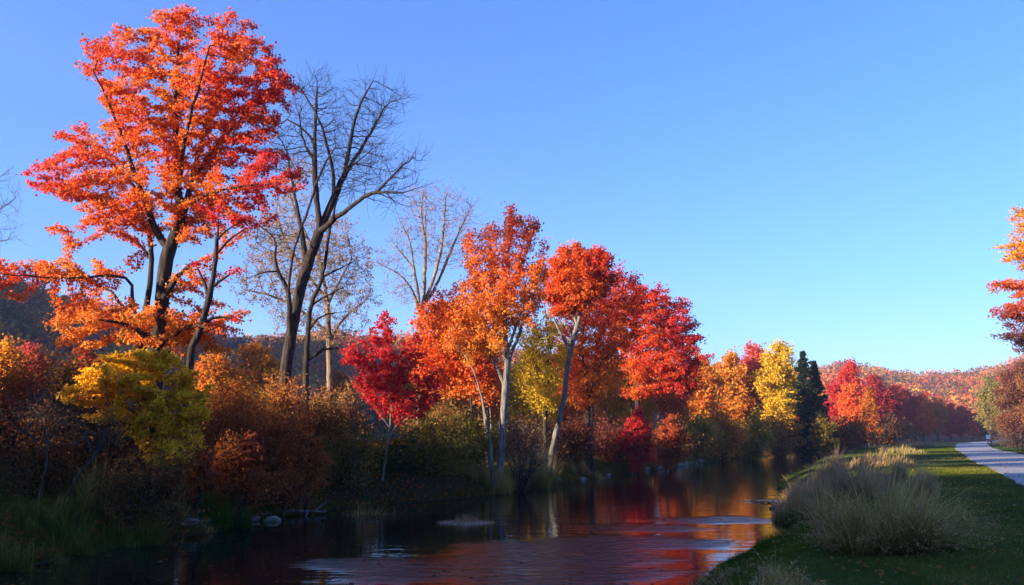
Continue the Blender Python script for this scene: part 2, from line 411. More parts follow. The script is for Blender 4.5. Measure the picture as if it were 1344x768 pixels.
def tree(name, label, Y, stems, blobs, leaves=20000, lsize=0.14, palette=ORANGE, base_r=0.25, tip_r=0.006, step=0.35,
         clumps=120, per=16, csize=0.7, flat=0.5, bark=None, depth=0.85, trop=0.05, group=None, cat='tree', spread=0.16,
         colf=None, up=0.5, Z=None, infl=2.2, kill=0.45, seed=1, leafless=False, twig_parts=True, dyb=0.0, thin=0.02, plume=1.0, taper=0.8, sidetwigs=False, twig_len=0.5):
    """stems: list of polylines in pixels; a stem starting with ('g', px) stands on the ground at depth Y (plus optional dy)."""
    rng = np.random.default_rng(seed); bark = bark or M_BARK
    def toP(q, Yd):
        if Z is not None: return P(Z[0] + q[0] / Z[2], Z[1] + q[1] / Z[2], Yd)
        return P(q[0], q[1], Yd)
    nodes = []; parent = []; root0 = None; stem_first = []; owner = []
    for ist, st in enumerate(stems):
        pts = []; onground = st[0][0] == 'g'
        j0 = 1 if onground else 0
        Yd = Y
        for q in st[j0:]:
            Yd = Y + (q[2] if len(q) > 2 else 0)
            pts.append(toP(q, Yd))
        if onground:
            pxg = st[0][1]; dyg = st[0][2] if len(st[0]) > 2 else 0
            b0 = toP((pxg, 570 if Z is None else (570 - Z[1]) * Z[2]), Y + dyg)
            g = gz(b0[0], b0[1]) - 0.08
            pts = [np.array([b0[0], b0[1], g])] + pts
            if root0 is None: root0 = pts[0] + np.array([0, 0, 0.06])
            par = -1
            pts2 = smooth_poly(pts)
        else:
            # attach to the nearest existing node
            Nn = np.array(nodes); par = int(np.linalg.norm(Nn - pts[0], axis=1).argmin())
            # keep depth continuity: start from the node itself
            off = Nn[par] - pts[0]
            pts = [Nn[par]] + [p_ + off * max(0, 1 - (i + 1) * 0.6) * 0.5 for i, p_ in enumerate(pts[1:])]
            pts2 = smooth_poly(pts)
        sp = sub_poly(pts2, step, 0.012, rng)
        if par == -1:
            nodes.append(sp[0]); parent.append(-1); prev = len(nodes) - 1; stem_first.append(prev)
        else: prev = par
        for q in sp[1:]:
            nodes.append(q); parent.append(prev); prev = len(nodes) - 1
        owner += [ist] * (len(nodes) - len(owner))
    # attractors in clumps inside the crown
    A = []; CC = []
    if blobs:
        bl = []
        for b in blobs:
            s = (Z[2] if Z is not None else 1.0)
            w = b[4] if len(b) > 4 else 1.0; dy = b[5] if len(b) > 5 else 0.0
            c = toP(b, Y + dyb + dy); k = Y / F / s
            bl.append((c, b[2] * k, b[3] * k, w))
        root_c = np.mean([b[0] for b in bl], 0); root_c[2] = min(b[0][2] - b[2] for b in bl) * 0.75 + 0.25 * root_c[2]
        vol = np.array([(b[1] * b[2]) ** 0.95 * b[3] for b in bl]); vol /= vol.sum()
        rx_all = max(b[1] for b in bl)
        for q in range(clumps):
            b = bl[rng.choice(len(bl), p=vol)]
            v = unit(rng.normal(size=3)) * rng.random() ** 0.4
            ry = max(b[1], 0.6 * rx_all) * depth
            c = b[0] + v * np.array([b[1], ry, b[2]]); CC.append(c)
            sc = min(csize * (0.6 + 0.8 * rng.random()), 1.3 * b[2])
            off = rng.normal(size=(per, 3)) * np.array([1, 1, flat]) * sc * 0.5
            if plume > 1:
                dr = unit(c - root_c); al = (off @ dr)[:, None] * dr
                off = (off - al) / plume ** 0.5 + al * plume
            A.append(c + off)
        A = np.vstack(A)
        # stay inside the crown outline
        dmin = np.full(len(A), 9e9)
        for b in bl:
            ry = max(b[1], 0.6 * rx_all) * depth * 1.1
            dmin = np.minimum(dmin, np.linalg.norm((A - b[0]) / np.array([b[1], ry, b[2]]), axis=1))
        A = A[dmin < 1.02 + 0.5 * rng.random(len(A)) ** 2.5]
        Nn, par = grow(nodes, parent, A, step, infl, kill, trop=trop, rng=rng, wob=0.09 if leafless else 0.16)
    else:
        Nn, par = np.array(nodes), np.array(parent)
    if leafless or sidetwigs:
        # straight side twigs on all thin wood
        nk = 2
        r_, _, c_ = radii(par, tip_r, base_r)
        cand = np.where((c_ < 14) & (par >= 0))[0]
        cand = cand[rng.random(len(cand)) < 0.85]
        nn = [Nn]; pp = list(par); L0 = twig_len * (1.5 if leafless else 1.0)
        for q in range(nk):
            dr = unit(unit(Nn[cand] - Nn[par[cand]]) + rng.normal(size=(len(cand), 3)) * 0.33 + np.array([0, 0, 0.3]))
            L = (L0 * (0.4 + 0.9 * rng.random(len(cand))))[:, None]
            a1 = Nn[cand] + dr * L * 0.5 + rng.normal(size=(len(cand), 3)) * 0.02
            a2 = a1 + unit(dr + np.array([0, 0, 0.25]) + rng.normal(size=dr.shape) * 0.15) * L * 0.5
            b0_ = sum(len(v) for v in nn)
            nn += [a1, a2]; pp += cand.tolist() + list(range(b0_, b0_ + len(cand)))
        Nn = np.vstack(nn); par = np.array(pp)
    rad, tips, cnt = radii(par, tip_r, base_r)
    # traced stems keep a natural taper of their own
    k0 = 0
    for ist, st in enumerate(stems):
        ids = [i for i, w_ in enumerate(owner) if w_ == ist]
        if not ids: continue
        pa = par[ids[0]]
        rs = base_r * 0.66 * (0.75 if ist and st[0][0] == 'g' else 1) if st[0][0] == 'g' else min(base_r * 0.42, rad[pa] * 0.62) * taper / 0.8
        re = max(tip_r * 1.5, rs * 0.07)
        for q, i in enumerate(ids):
            rad[i] = max(rad[i], rs + (re - rs) * (q / max(1, len(ids) - 1)) ** 0.85)
    # flare at the base
    for s0 in stem_first:
        rad[s0] *= 1.25
    t = empty(name, root0, label, cat, group); o0 = root0
    # every node belongs to the trunk or to the limb it grew from
    limb = np.full(len(Nn), 0); limb[:len(owner)] = owner
    for i in range(len(owner), len(Nn)): limb[i] = limb[par[i]]
    thick = rad > thin
    for k in range(len(stems)):
        V1, F1 = tubes(Nn, par, rad, thick & (limb == k), 8)
        V2, F2 = tubes(Nn, par, rad, ~thick & (limb == k), 3)
        if len(V1) + len(V2) == 0: continue
        mesh_obj('trunk' if stems[k][0][0] == 'g' else 'branch', np.vstack([V1, V2]) - o0, np.vstack([F1, F2 + len(V1)]), bark, t, smooth=True)
    if leaves:
        cand = np.where(rad < max(tip_r * 2.6, 0.0))[0]
        j = cand[rng.integers(0, len(cand), leaves)]
        f = rng.random((leaves, 1)); base = Nn[j] * f + Nn[np.maximum(par[j], 0)] * (1 - f)
        C = base + rng.normal(size=(leaves, 3)) * np.array([1, 1, flat * 1.1]) * spread
        V, Fq = leaf_mesh(C, lsize, up, rng=rng)
        zmin, zmax = np.percentile(C[:, 2], [1, 99.5]); cx = C.mean(0)
        h = (C[:, 2] - zmin) / (zmax - zmin)
        r = np.linalg.norm((C - cx)[:, :2], axis=1); r = r / np.percentile(r, 97)
        nz = vnoise(C[:, 0] * 0.9, C[:, 1] * 0.9, C[:, 2] * 0.9, seed=seed)
        ti = colf(h, r, (C[:, 0] - cx[0]) / np.ptp(C[:, 0]) * 2, nz) if colf else 0.25 + 0.35 * r + 0.2 * h + 0.25 * nz
        ti = ti + rng.normal(size=leaves) * 0.1
        cl = pal(palette, ti) * (0.8 + 0.35 * rng.random((leaves, 1)))
        dull = rng.random(leaves) < 0.06
        cl[dull] = pal([(0.22, 0.08, 0.03), (0.30, 0.16, 0.04), (0.16, 0.13, 0.03)], rng.random(dull.sum()))
        mesh_obj('crown', V - o0, Fq, M_LEAF, t, cols=np.repeat(cl, 4, 0))
    return t

# ------------------------------------------------------------------ shrubs
def shrub(label, x, y, w, h, palette, leaves=3500, lsize=0.09, nst=14, seed=1, group=None, name='shrub', cat='shrub', bark=None, spread=0.13, flat=0.8, dens=1.0, tip=0.005, stem_r=0.02, top=1.0):
    rng = np.random.default_rng(seed); z0 = gz(x, y) - 0.04; o0 = np.array([x, y, z0]); bark = bark or M_BARK
    nodes = []; par = []
    pts = []
    for k in range(nst):
        a = rng.random() * 2 * PI; rr = rng.random() ** 0.6
        end = np.array([math.cos(a) * rr * w * 0.5, math.sin(a) * rr * w * 0.5, h * (math.sqrt(max(0.02, 1 - rr * rr * 0.85)) * (0.7 + 0.35 * rng.random())) * top])
        st = np.array([math.cos(a), math.sin(a), 0]) * rng.random() * 0.03 * w
        mid = st * 0.6 + end * 0.35 + np.array([0, 0, h * 0.15]) + rng.normal(size=3) * 0.06 * w
        nodes.append(st); par.append(-1); prev = len(nodes) - 1
        K = 7
        for i in range(1, K + 1):
            t = i / K
            q = (1 - t) ** 2 * st + 2 * t * (1 - t) * mid + t * t * end + rng.normal(size=3) * 0.015 * w
            nodes.append(q); par.append(prev); prev = len(nodes) - 1
            if i >= 2:
                for _ in range(2):
                    dr = unit(q - st * 0.6 + rng.normal(size=3) * 0.6 * w * 0.5); p2 = prev
                    L = 0.28 * w * (0.4 + rng.random()) * 0.4
                    for u in range(2):
                        q2 = nodes[p2] + dr * L + rng.normal(size=3) * 0.03 * w
                        nodes.append(q2); par.append(p2); p2 = len(nodes) - 1
    Nn = np.array(nodes); Nn[:, 2] = np.maximum(Nn[:, 2], 0.0); par = np.array(par)
    rad, tips, cnt = radii(par, tip, stem_r)
    t = empty(name, o0, label, cat, group)
    V, Fq = tubes(Nn, par, rad, np.ones(len(Nn), bool), 4)
    mesh_obj('stems', V, Fq, bark, t, smooth=True)
    if leaves:
        cand = np.where((par >= 0))[0]
        wgt = (Nn[cand, 2] / h + 0.15); wgt /= wgt.sum()
        j = rng.choice(cand, leaves, p=wgt)
        C = Nn[j] + rng.normal(size=(leaves, 3)) * np.array([1, 1, flat]) * spread * w * 0.5
        C[:, 2] = np.abs(C[:, 2] - 0.05) + 0.05
        V, Fq = leaf_mesh(C, lsize, 0.4, rng=rng)
        nz = vnoise(C[:, 0] * 1.7 + x, C[:, 1] * 1.7 + y, C[:, 2] * 1.7, seed=seed)
        cl = pal(palette, 0.5 + 0.5 * nz + rng.normal(size=leaves) * 0.15) * (0.8 + 0.4 * rng.random((leaves, 1)))
        mesh_obj('foliage', V, Fq, M_LEAF, t, cols=np.repeat(cl, 4, 0))
    return t

def pshrub(label, px, Y, wpx, top_py, palette, **kw):
    """shrub standing at depth Y whose top reaches pixel row top_py"""
    b = P(px, 570, Y); g = gz(b[0], Y); tp = P(px, top_py, Y)[2]
    return shrub(label, b[0], Y, wpx / F * Y, max(0.3, tp - g), palette, **kw)

# ------------------------------------------------------------------ grass
def blades(B, H, W, lean, cols, segs=3, rng=R, curl=1.0, dirs=None):
    """B (n,3) bases, H heights, W widths, lean 0..1"""
    n = len(B)
    a = rng.random(n) * 2 * PI
    d = np.stack([np.cos(a), np.sin(a), np.zeros(n)], 1)
    if dirs is not None: d = unit(d * 0.6 + dirs)
    side = np.stack([-np.sin(a + 0.6), np.cos(a + 0.6), np.zeros(n)], 1)
    rows = []
    for i in range(segs + 1):
        t = i / segs
        c = B + np.array([0, 0, 1]) * (H * t * (1 - 0.35 * lean * t * curl))[:, None] + d * (H * lean * t ** 1.8)[:, None]
        w = W * (1 - t ** 1.5)
        if i < segs: rows += [c - side * w[:, None] / 2, c + side * w[:, None] / 2]
        else: rows += [c]
    V = np.stack(rows, 1); k = V.shape[1]; V = V.reshape(-1, 3)
    b = (np.arange(n) * k)[:, None]
    quads = np.concatenate([b + np.array([[2 * i, 2 * i + 1, 2 * i + 3, 2 * i + 2]]) for i in range(segs - 1)], 0) if segs > 1 else np.zeros((0, 4), int)
    tri = b + np.array([[2 * segs - 2, 2 * segs - 1, 2 * segs]])
    return V, [quads, tri], np.repeat(cols, k, 0)

STRAW = [(0.18, 0.105, 0.05), (0.36, 0.22, 0.11), (0.58, 0.37, 0.20)]
REED  = [(0.14, 0.10, 0.02), (0.36, 0.24, 0.06), (0.68, 0.46, 0.17)]
GR    = [(0.03, 0.05, 0.008), (0.055, 0.09, 0.012), (0.10, 0.13, 0.02)]
MEAD  = [(0.06, 0.065, 0.01), (0.13, 0.13, 0.02), (0.30, 0.22, 0.06)]

def tuft(label, x, y, w, d, h, n, palette, seed=1, name='grass_clump', lean=0.35, bw=0.009, group=None, seeds=0.0, cat='grass clump', wind=(0.5, 0.1), segs=4):
    rng = np.random.default_rng(seed)
    # the clump is made of many small tussocks, each leaning its own way
    K = int(max(5, n // 90)); ka = rng.random(K) * 2 * PI; kr = rng.random(K) ** 0.55
    kc = rng.integers(0, K, n); ks = 0.55 + 0.6 * rng.random(K); kl = 0.5 + 1.0 * rng.random(K); kw = rng.normal(size=(K, 2)) * 0.55; kt = rng.normal(size=K) * 0.16
    sg = 0.075 * math.sqrt(12 / K) * 1.4
    bx = (np.cos(ka) * kr)[kc] * w / 2 + rng.normal(size=n) * sg * w * .6; by = (np.sin(ka) * kr)[kc] * d / 2 + rng.normal(size=n) * sg * d * .6
    r = np.minimum(1.1, np.hypot(bx / (w / 2), by / (d / 2)))
    gx = ground(bx + x, by + y); z0 = gz(x, y); 
    lump = 0.75 + 0.45 * vnoise(bx * 1.7 + x, by * 1.7 + y, seed=seed)
    H = h * (0.3 + 0.75 * rng.random(n) ** 0.8) * (1 - 0.45 * r ** 2) * lump * ks[kc] * 1.12
    B = np.stack([bx, by, gx - z0 - 0.03], 1)
    out = np.stack([bx / (w / 2), by / (d / 2), 0 * bx], 1) * 1.1 + np.array([wind[0], wind[1], 0]) + rng.normal(size=(n, 3)) * 0.3; out[:, :2] += kw[kc]; out[:, 2] = 0
    ln = lean * (0.2 + 1.5 * rng.random(n) ** 1.5) * kl[kc]
    cl = pal(palette, 0.1 + 0.6 * rng.random(n) + 0.2 * vnoise(bx, by, seed=seed + 1) + kt[kc])
    k_ = rng.random(n) < .12; H = np.where(k_, H * 1.3, H); cl[k_] = pal(palette, 0.75 + 0.3 * rng.random(k_.sum())); wd_ = bw * (0.6 + 0.9 * rng.random(n))
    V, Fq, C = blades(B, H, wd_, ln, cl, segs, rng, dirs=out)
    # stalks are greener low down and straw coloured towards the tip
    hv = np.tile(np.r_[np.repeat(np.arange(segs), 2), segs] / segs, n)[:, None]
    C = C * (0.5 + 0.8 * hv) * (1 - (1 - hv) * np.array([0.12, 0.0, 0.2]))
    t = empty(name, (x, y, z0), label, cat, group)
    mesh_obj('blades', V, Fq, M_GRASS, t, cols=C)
    if seeds:
        m = int(n * seeds); j = rng.choice(n, m)
        k = 2 * segs + 1
        tipv = V.reshape(n, k, 3)[j, -1]; tb = V.reshape(n, k, 3)[j, -3]
        q = rng.random((m * 5, 1)); jj = np.repeat(np.arange(m), 5)
        Cc = tb[jj] * q + tipv[jj] * (1 - q) + rng.normal(size=(m * 5, 3)) * 0.012
        V2, F2 = leaf_mesh(Cc, 0.028, 0.1, 0.4, rng=rng)
        c2 = pal(STRAW, 0.5 + 0.5 * rng.random(m * 5))
        mesh_obj('seed_heads', V2, F2, M_GRASS, t, cols=np.repeat(c2, 4, 0))
    return t

def ptuft(label, px, py, wpx, hpx, n, palette, **kw):
    """clump whose foot is seen at pixel (px,py)"""
    Y = 20.0
    for _ in range(12):
        q = P(px, 570, Y); zg = gz(q[0], Y)
        # depth at which that ground height is seen at row py
        lo = P(px, py, 1.0) - CAM
        Y = 0.5 * Y + 0.5 * min(400, (zg - 2.5) / lo[2]) if lo[2] < -1e-4 else Y
    q = P(px, py, Y); w = wpx / F * Y; h = hpx / F * Y
    return tuft(label, q[0], Y, w, kw.pop('d', w * 0.8), h, n, palette, **kw)

# ------------------------------------------------------------------ rocks and logs
def rock(label, x, y, s, seed=1, group=None, flat=0.55, z=None):
    rng = np.random.default_rng(seed)
    import bmesh
    bm = bmesh.new(); bmesh.ops.create_icosphere(bm, subdivisions=3, radius=1.0)
    V = np.array([v.co[:] for v in bm.verts]); Fq = np.array([[v.index for v in f.verts] for f in bm.faces]); bm.free()
    n = vnoise(V[:, 0] * 1.3 + seed, V[:, 1] * 1.3, V[:, 2] * 1.3, seed=seed) * 0.32 + vnoise(V[:, 0] * 3.1, V[:, 1] * 3.1 + seed, V[:, 2] * 3.1, seed=seed) * 0.14
    V = V * (1 + n)[:, None]
    # a few cut faces
    for _ in range(5):
        d = unit(rng.normal(size=3)); k = V @ d; o = 0.62 + 0.2 * rng.random()
        V = V - np.outer(np.maximum(k - o, 0), d)
    V = V * np.array([s * (0.8 + 0.5 * rng.random()), s * (0.7 + 0.4 * rng.random()), s * flat])
    z0 = gz(x, y) if z is None else z
    o = mesh_obj('rock', V, Fq, M_ROCK, None, smooth=False)
    o.location = (x, y, max(z0, -0.05) + s * flat * 0.3); o.rotation_euler = (0, 0, rng.random() * 6)
    return tag(o, label, 'rock', group)

def log(label, A, B, r, seed=1, name='fallen_log', mat=None, stubs=3):
    rng = np.random.default_rng(seed); A = np.array(A, float); B = np.array(B, float)
    K = 14; nodes = [A]; par = [-1]; rad = [r]
    for i in range(1, K + 1):
        t = i / K; nodes.append(A + (B - A) * t + rng.normal(size=3) * r * 0.35 * (0.3 if i == K else 1)); par.append(i - 1); rad.append(r * (1 - 0.6 * t))
    for k in range(stubs):
        j = rng.integers(3, K - 2); d = unit(rng.normal(size=3) + np.array([0, 0, 0.9])); p = j
        for u in range(3):
            nodes.append(nodes[p] + d * r * 3.2 + rng.normal(size=3) * r * 0.4); par.append(p); rad.append(r * 0.35 * (1 - u * 0.28)); p = len(nodes) - 1
    Nn = np.array(nodes); V, Fq = tubes(Nn, np.array(par), np.array(rad), np.ones(len(Nn), bool), 8)
    caps = []
    o = mesh_obj(name, V - A, [Fq, np.array([[7, 6, 5, 4, 3, 2, 1, 0]])], mat or M_PALE, None, smooth=True); o.location = A
    return tag(o, label, 'log')
#@@SCENE
# ================================================================== SETTING
def warp(n, near, far_lo, far_hi):
    """1-D coordinates, spacing grows away from zero"""
    u = np.linspace(-1, 1, n); k = 5.2
    s = np.sinh(u * k) / math.sinh(k)
    return np.where(s < 0, -s * far_lo, s * far_hi)
gxs = warp(420, 0, -620, 900) + 0.0
gys = np.sort(np.concatenate([-np.geomspace(0.7, 300, 50), np.linspace(0, 60, 210), 60 + np.geomspace(0.4, 1200, 200)]))
gxs = np.sort(np.unique(np.concatenate([np.linspace(-24, 44, 230), 44 + np.geomspace(0.4, 900, 150), -24 - np.geomspace(0.4, 620, 150)])))
GX, GY = np.meshgrid(gxs, gys)
GZ = ground(GX.ravel(), GY.ravel()).reshape(GX.shape)
ny, nx = GX.shape
V = np.stack([GX.ravel(), GY.ravel(), GZ.ravel()], 1)
ii = (np.arange(ny - 1)[:, None] * nx + np.arange(nx - 1)[None]).ravel()
Fq = np.stack([ii, ii + 1, ii + nx + 1, ii + nx], 1)
l_ = xL(V[:, 1]); r_ = xR(V[:, 1])
lawn = sstep(0.2, 0.9, V[:, 0] - r_) * (V[:, 1] < 400)
far = np.maximum(sstep(150, 260, np.hypot(V[:, 0], V[:, 1])), sstep(4, 12, V[:, 2]))
g_o = mesh_obj('ground', V, Fq, ground_mat(), smooth=True, attrs={'lawn': lawn * (1 - far), 'wood': far})
tag(g_o, 'grassy river banks rising to wooded hills', 'ground', kind='structure')

# river surface: one sheet between the two banks
ys = np.concatenate([np.linspace(-60, 8, 30), np.linspace(8.3, 60, 230), np.linspace(61, 200, 120), np.linspace(203, 360, 40)])
us = np.linspace(0, 1, 70)
l_ = xL(ys) - 1.5; r_ = xR(ys) + 1.5
WX = l_[:, None] * (1 - us) + r_[:, None] * us; WY = np.repeat(ys[:, None], 70, 1)
x_, y_ = WX.ravel(), WY.ravel()
def patch(px, py, rx, ry, soft=0.35, rot=0):
    c = P(px, py, 1.0) - CAM; Y = -2.5 / c[2]; c = P(px, py, Y)
    c2 = P(px, py + ry, 1.0) - CAM; Yb = -2.5 / c2[2]
    wx = rx / F * Y; wy = abs(Y - Yb) + 0.01
    dx = x_ - c[0]; dy = y_ - c[1]
    dx2 = dx - dy * c[0] / c[1]
    d = np.sqrt((dx2 / wx) ** 2 + (dy / wy) ** 2) + 0.28 * vnoise(x_ * 0.9, y_ * 0.9, seed=31) + 0.15 * vnoise(x_ * 2.5, y_ * 2.5, seed=33)
    return 1 - sstep(1 - soft, 1 + soft, d)
rip = np.zeros(len(x_))
for a in [(720, 728, 125, 22), (560, 752, 110, 12), (470, 742, 60, 10), (940, 683, 70, 4.5), (800, 712, 90, 10), (850, 693, 70, 5), (780, 755, 90, 14), (690, 764, 120, 14), (1010, 658, 34, 2.2), (930, 714, 34, 5)]:
    rip = np.maximum(rip, patch(*a))
Vw = np.stack([x_, y_, 0 * x_], 1)
nyw = len(ys); ii = (np.arange(nyw - 1)[:, None] * 70 + np.arange(69)[None]).ravel()
w_o = mesh_obj('river_water', Vw, np.stack([ii, ii + 1, ii + 71, ii + 70], 1), water_mat(), smooth=True, attrs={'ripple': rip})
tag(w_o, 'dark slow river reflecting orange and red trees', 'river', kind='structure')

# path
yp = np.concatenate([np.linspace(-30, 60, 160), np.linspace(61, 290, 150)])
pl = smooth_interp(PL, yp) + 0.05 * vnoise(yp * 2.2, 0 * yp, seed=41) + 0.10 * vnoise(yp * 0.7, 0 * yp, seed=42); pr_ = smooth_interp(PRT, yp)
up_ = np.linspace(0, 1, 14)
X = pl[:, None] * (1 - up_) + pr_[:, None] * up_; Y_ = np.repeat(yp[:, None], 14, 1)
Z_ = ground(X.ravel(), Y_.ravel()) + 0.035 + 0.02 * np.tile(1 - (2 * up_ - 1) ** 2, len(yp))
Vp = np.stack([X.ravel(), Y_.ravel(), Z_], 1); ii = (np.arange(len(yp) - 1)[:, None] * 14 + np.arange(13)[None]).ravel()
top = np.stack([ii, ii + 1, ii + 15, ii + 14], 1)
# side skirts so that the slab has an edge
e0 = np.arange(len(yp)) * 14; nv = len(Vp)
sk = Vp[e0] - np.array([0.04, 0, 0.10]); sk2 = Vp[e0 + 13] - np.array([-0.04, 0, 0.10])
Vp = np.vstack([Vp, sk, sk2]); a = np.arange(len(yp) - 1)
s1 = np.stack([e0[:-1], e0[1:], nv + a + 1, nv + a], 1); s2 = np.stack([e0[:-1] + 13, nv + len(yp) + a, nv + len(yp) + a + 1, e0[1:] + 13], 1)
p_o = mesh_obj('path', Vp, [top, s1, s2], path_mat(), smooth=False)
tag(p_o, 'pale asphalt path curving through the lawn', 'path', kind='structure')

# ------------------------------------------------------------------ far woods
def wood(label, pts, palette_fn, rad=(3.2, 5.5), quads=130, qs=1.1, seed=1, name='woodland'):
    rng = np.random.default_rng(seed); n = len(pts)
    z = ground(pts[:, 0], pts[:, 1]); rr = rng.uniform(rad[0], rad[1], n); hh = rr * rng.uniform(0.9, 1.5, n)
    v = unit(rng.normal(size=(n, quads, 3))); v[:, :, 2] = np.abs(v[:, :, 2]) * 1.0 - 0.25
    v = v * (0.72 + 0.33 * rng.random((n, quads, 1)))
    # lumpy crown outline
    lump = 1 + 0.22 * vnoise((v[:, :, 0] * 2 + pts[:, None, 0]).ravel(), (v[:, :, 1] * 2 + pts[:, None, 1]).ravel(), (v[:, :, 2] * 2).ravel(), seed=seed).reshape(n, quads)
    C = v * lump[:, :, None] * np.stack([rr, rr, hh], 1)[:, None] + np.stack([pts[:, 0], pts[:, 1], z + hh * 0.75], 1)[:, None]
    base = palette_fn(n, pts, rng)
    cl = base[:, None] * (0.8 + 0.4 * rng.random((n, quads, 1)))
    V, Fq = leaf_mesh(C.reshape(-1, 3), qs, 0.5, 0.9, rng=rng)
    o = mesh_obj(name, V, Fq, M_FAR, cols=np.repeat(cl.reshape(-1, 3), 4, 0))
    return tag(o, label, 'woodland', kind='stuff')

HILLC = np.array([(0.50, 0.16, 0.04), (0.55, 0.11, 0.03), (0.34, 0.16, 0.05), (0.46, 0.20, 0.05), (0.50, 0.06, 0.04), (0.22, 0.12, 0.05), (0.20, 0.09, 0.06), (0.52, 0.24, 0.05), (0.10, 0.09, 0.03), (0.34, 0.08, 0.04), (0.14, 0.06, 0.05)])
def hillcols(n, pts, rng):
    k = rng.integers(0, len(HILLC), n); g = 0.5 + 0.5 * vnoise(pts[:, 0] * 0.02, pts[:, 1] * 0.02, seed=77)
    c = HILLC[k] * 0.9 + np.array([0.40, 0.12, 0.04]) * 0.1
    return c * (0.7 + 0.45 * g[:, None])
rg = np.random.default_rng(5)
def polar(n, a0, a1, r0, r1):
    az = rg.uniform(a0, a1, n); r = np.sqrt(rg.uniform(r0 ** 2, r1 ** 2, n))
    return np.stack([np.sin(az) * r, np.cos(az) * r], 1)
pR = polar(4600, 0.30, 0.74, 235, 640)
pxs = 672 + F * pR[:, 0] / pR[:, 1]
keep = (ground(pR[:, 0], pR[:, 1]) > 2.6) & (pR[:, 0] - np.interp(pR[:, 1], PRT[:, 1], PRT[:, 0]) * 0 > -1e9)
wood('autumn woodland covering the far hill beyond the end of the path', pR[keep], hillcols, seed=3, rad=(3.4, 7.2))
pM = polar(3000, -0.30, 0.32, 135, 560)
pM = pM[ground(pM[:, 0], pM[:, 1]) > 3.3]; pM = pM[pM[:, 0] < xL(pM[:, 1]) - 14]
wood('hazy rust coloured woodland seen between the trunks across the river', pM, hillcols, seed=4, rad=(3.6, 6.2), quads=90, qs=1.2)
pLh = polar(2200, -0.85, -0.30, 120, 400)
pLh = pLh[ground(pLh[:, 0], pLh[:, 1]) > 4]
wood('dark wooded hillside in shadow behind the big red maple', pLh, hillcols, seed=5, rad=(3.2, 5.5), quads=110)
# unseen valley side added to shade the river: trees on its crest and slopes
n = 2300
s_ = rg.uniform(-110, 330, n); t_ = -80 + rg.normal(size=n) * 16
pS = SUN_T[None] * t_[:, None] + SUN_P[None] * s_[:, None]
pS = pS[(np.arctan2(pS[:, 0], pS[:, 1]) < -0.60) | (pS[:, 1] < 0)]
wood('unseen wooded valley side left of the river, shaped to shade the banks', pS, hillcols, rad=(3, 5.5), seed=6, quads=110)

# ------------------------------------------------------------------ sky, sun, camera
w = bpy.data.worlds.new('World'); scn.world = w; w.use_nodes = True
nt = w.node_tree; nt.nodes.clear()
sky = nt.nodes.new('ShaderNodeTexSky'); sky.sky_type = 'NISHITA'; sky.sun_disc = False
sky.sun_elevation = SUN_EL
SUN_AZ = math.atan2(-SUN_T[0], -SUN_T[1])      # clockwise from +Y, direction TO the sun
sky.sun_rotation = SUN_AZ
sky.altitude = 0; sky.air_density = 1.0; sky.dust_density = 0.35; sky.ozone_density = 3.5
sp_ = nt.nodes.new('ShaderNodeSeparateColor'); cb_ = nt.nodes.new('ShaderNodeCombineColor'); nt.links.new(sky.outputs[0], sp_.inputs[0])
for k_, (g_, m_) in enumerate([(1.04, 0.325), (0.93, 0.545), (0.8, 1.08)]):
    a_ = nt.nodes.new('ShaderNodeMath'); a_.operation = 'POWER'; a_.inputs[1].default_value = g_
    b_ = nt.nodes.new('ShaderNodeMath'); b_.operation = 'MULTIPLY'; b_.inputs[1].default_value = m_
    nt.links.new(sp_.outputs[k_], a_.inputs[0]); nt.links.new(a_.outputs[0], b_.inputs[0]); nt.links.new(b_.outputs[0], cb_.inputs[k_])
bg = nt.nodes.new('ShaderNodeBackground'); bg.inputs['Strength'].default_value = 0.122
wo = nt.nodes.new('ShaderNodeOutputWorld')
nt.links.new(cb_.outputs[0], bg.inputs[0]); nt.links.new(bg.outputs[0], wo.inputs[0])

sd = bpy.data.lights.new('sun', 'SUN'); sd.energy = 5.0; sd.angle = math.radians(0.55); sd.color = (1.0, 0.85, 0.66)
so = bpy.data.objects.new('sun', sd); col.objects.link(so)
from mathutils import Vector
dv = Vector((SUN_T[0] * math.cos(SUN_EL), SUN_T[1] * math.cos(SUN_EL), -math.sin(SUN_EL)))
so.rotation_euler = dv.to_track_quat('-Z', 'Y').to_euler(); so.location = (-60, -30, 60)

cd = bpy.data.cameras.new('camera'); cam = bpy.data.objects.new('camera', cd); col.objects.link(cam)
cd.sensor_width = 36; cd.lens = 36 * F / 1344; cd.clip_end = 5000; cd.clip_start = 0.1
cam.location = CAM; cam.rotation_euler = (PI / 2 + TILT, 0, 0)
scn.camera = cam
scn.view_settings.view_transform = 'Standard'; scn.view_settings.look = 'None'; scn.view_settings.gamma = 1
scn.view_settings.exposure = 1.97; scn.view_settings.use_curve_mapping = False
scn.render.engine = 'CYCLES'
scn.cycles.max_bounces = 5; scn.cycles.diffuse_bounces = 2; scn.cycles.glossy_bounces = 2; scn.cycles.transmission_bounces = 3; scn.cycles.transparent_max_bounces = 4
scn.cycles.caustics_reflective = False; scn.cycles.caustics_refractive = False
# ================================================================== TREES OF THE LEFT BANK
c_out = lambda h, r, x, nz: 0.10 + 0.42 * r ** 1.3 + 0.30 * h + 0.22 * np.maximum(x, 0) + 0.28 * nz
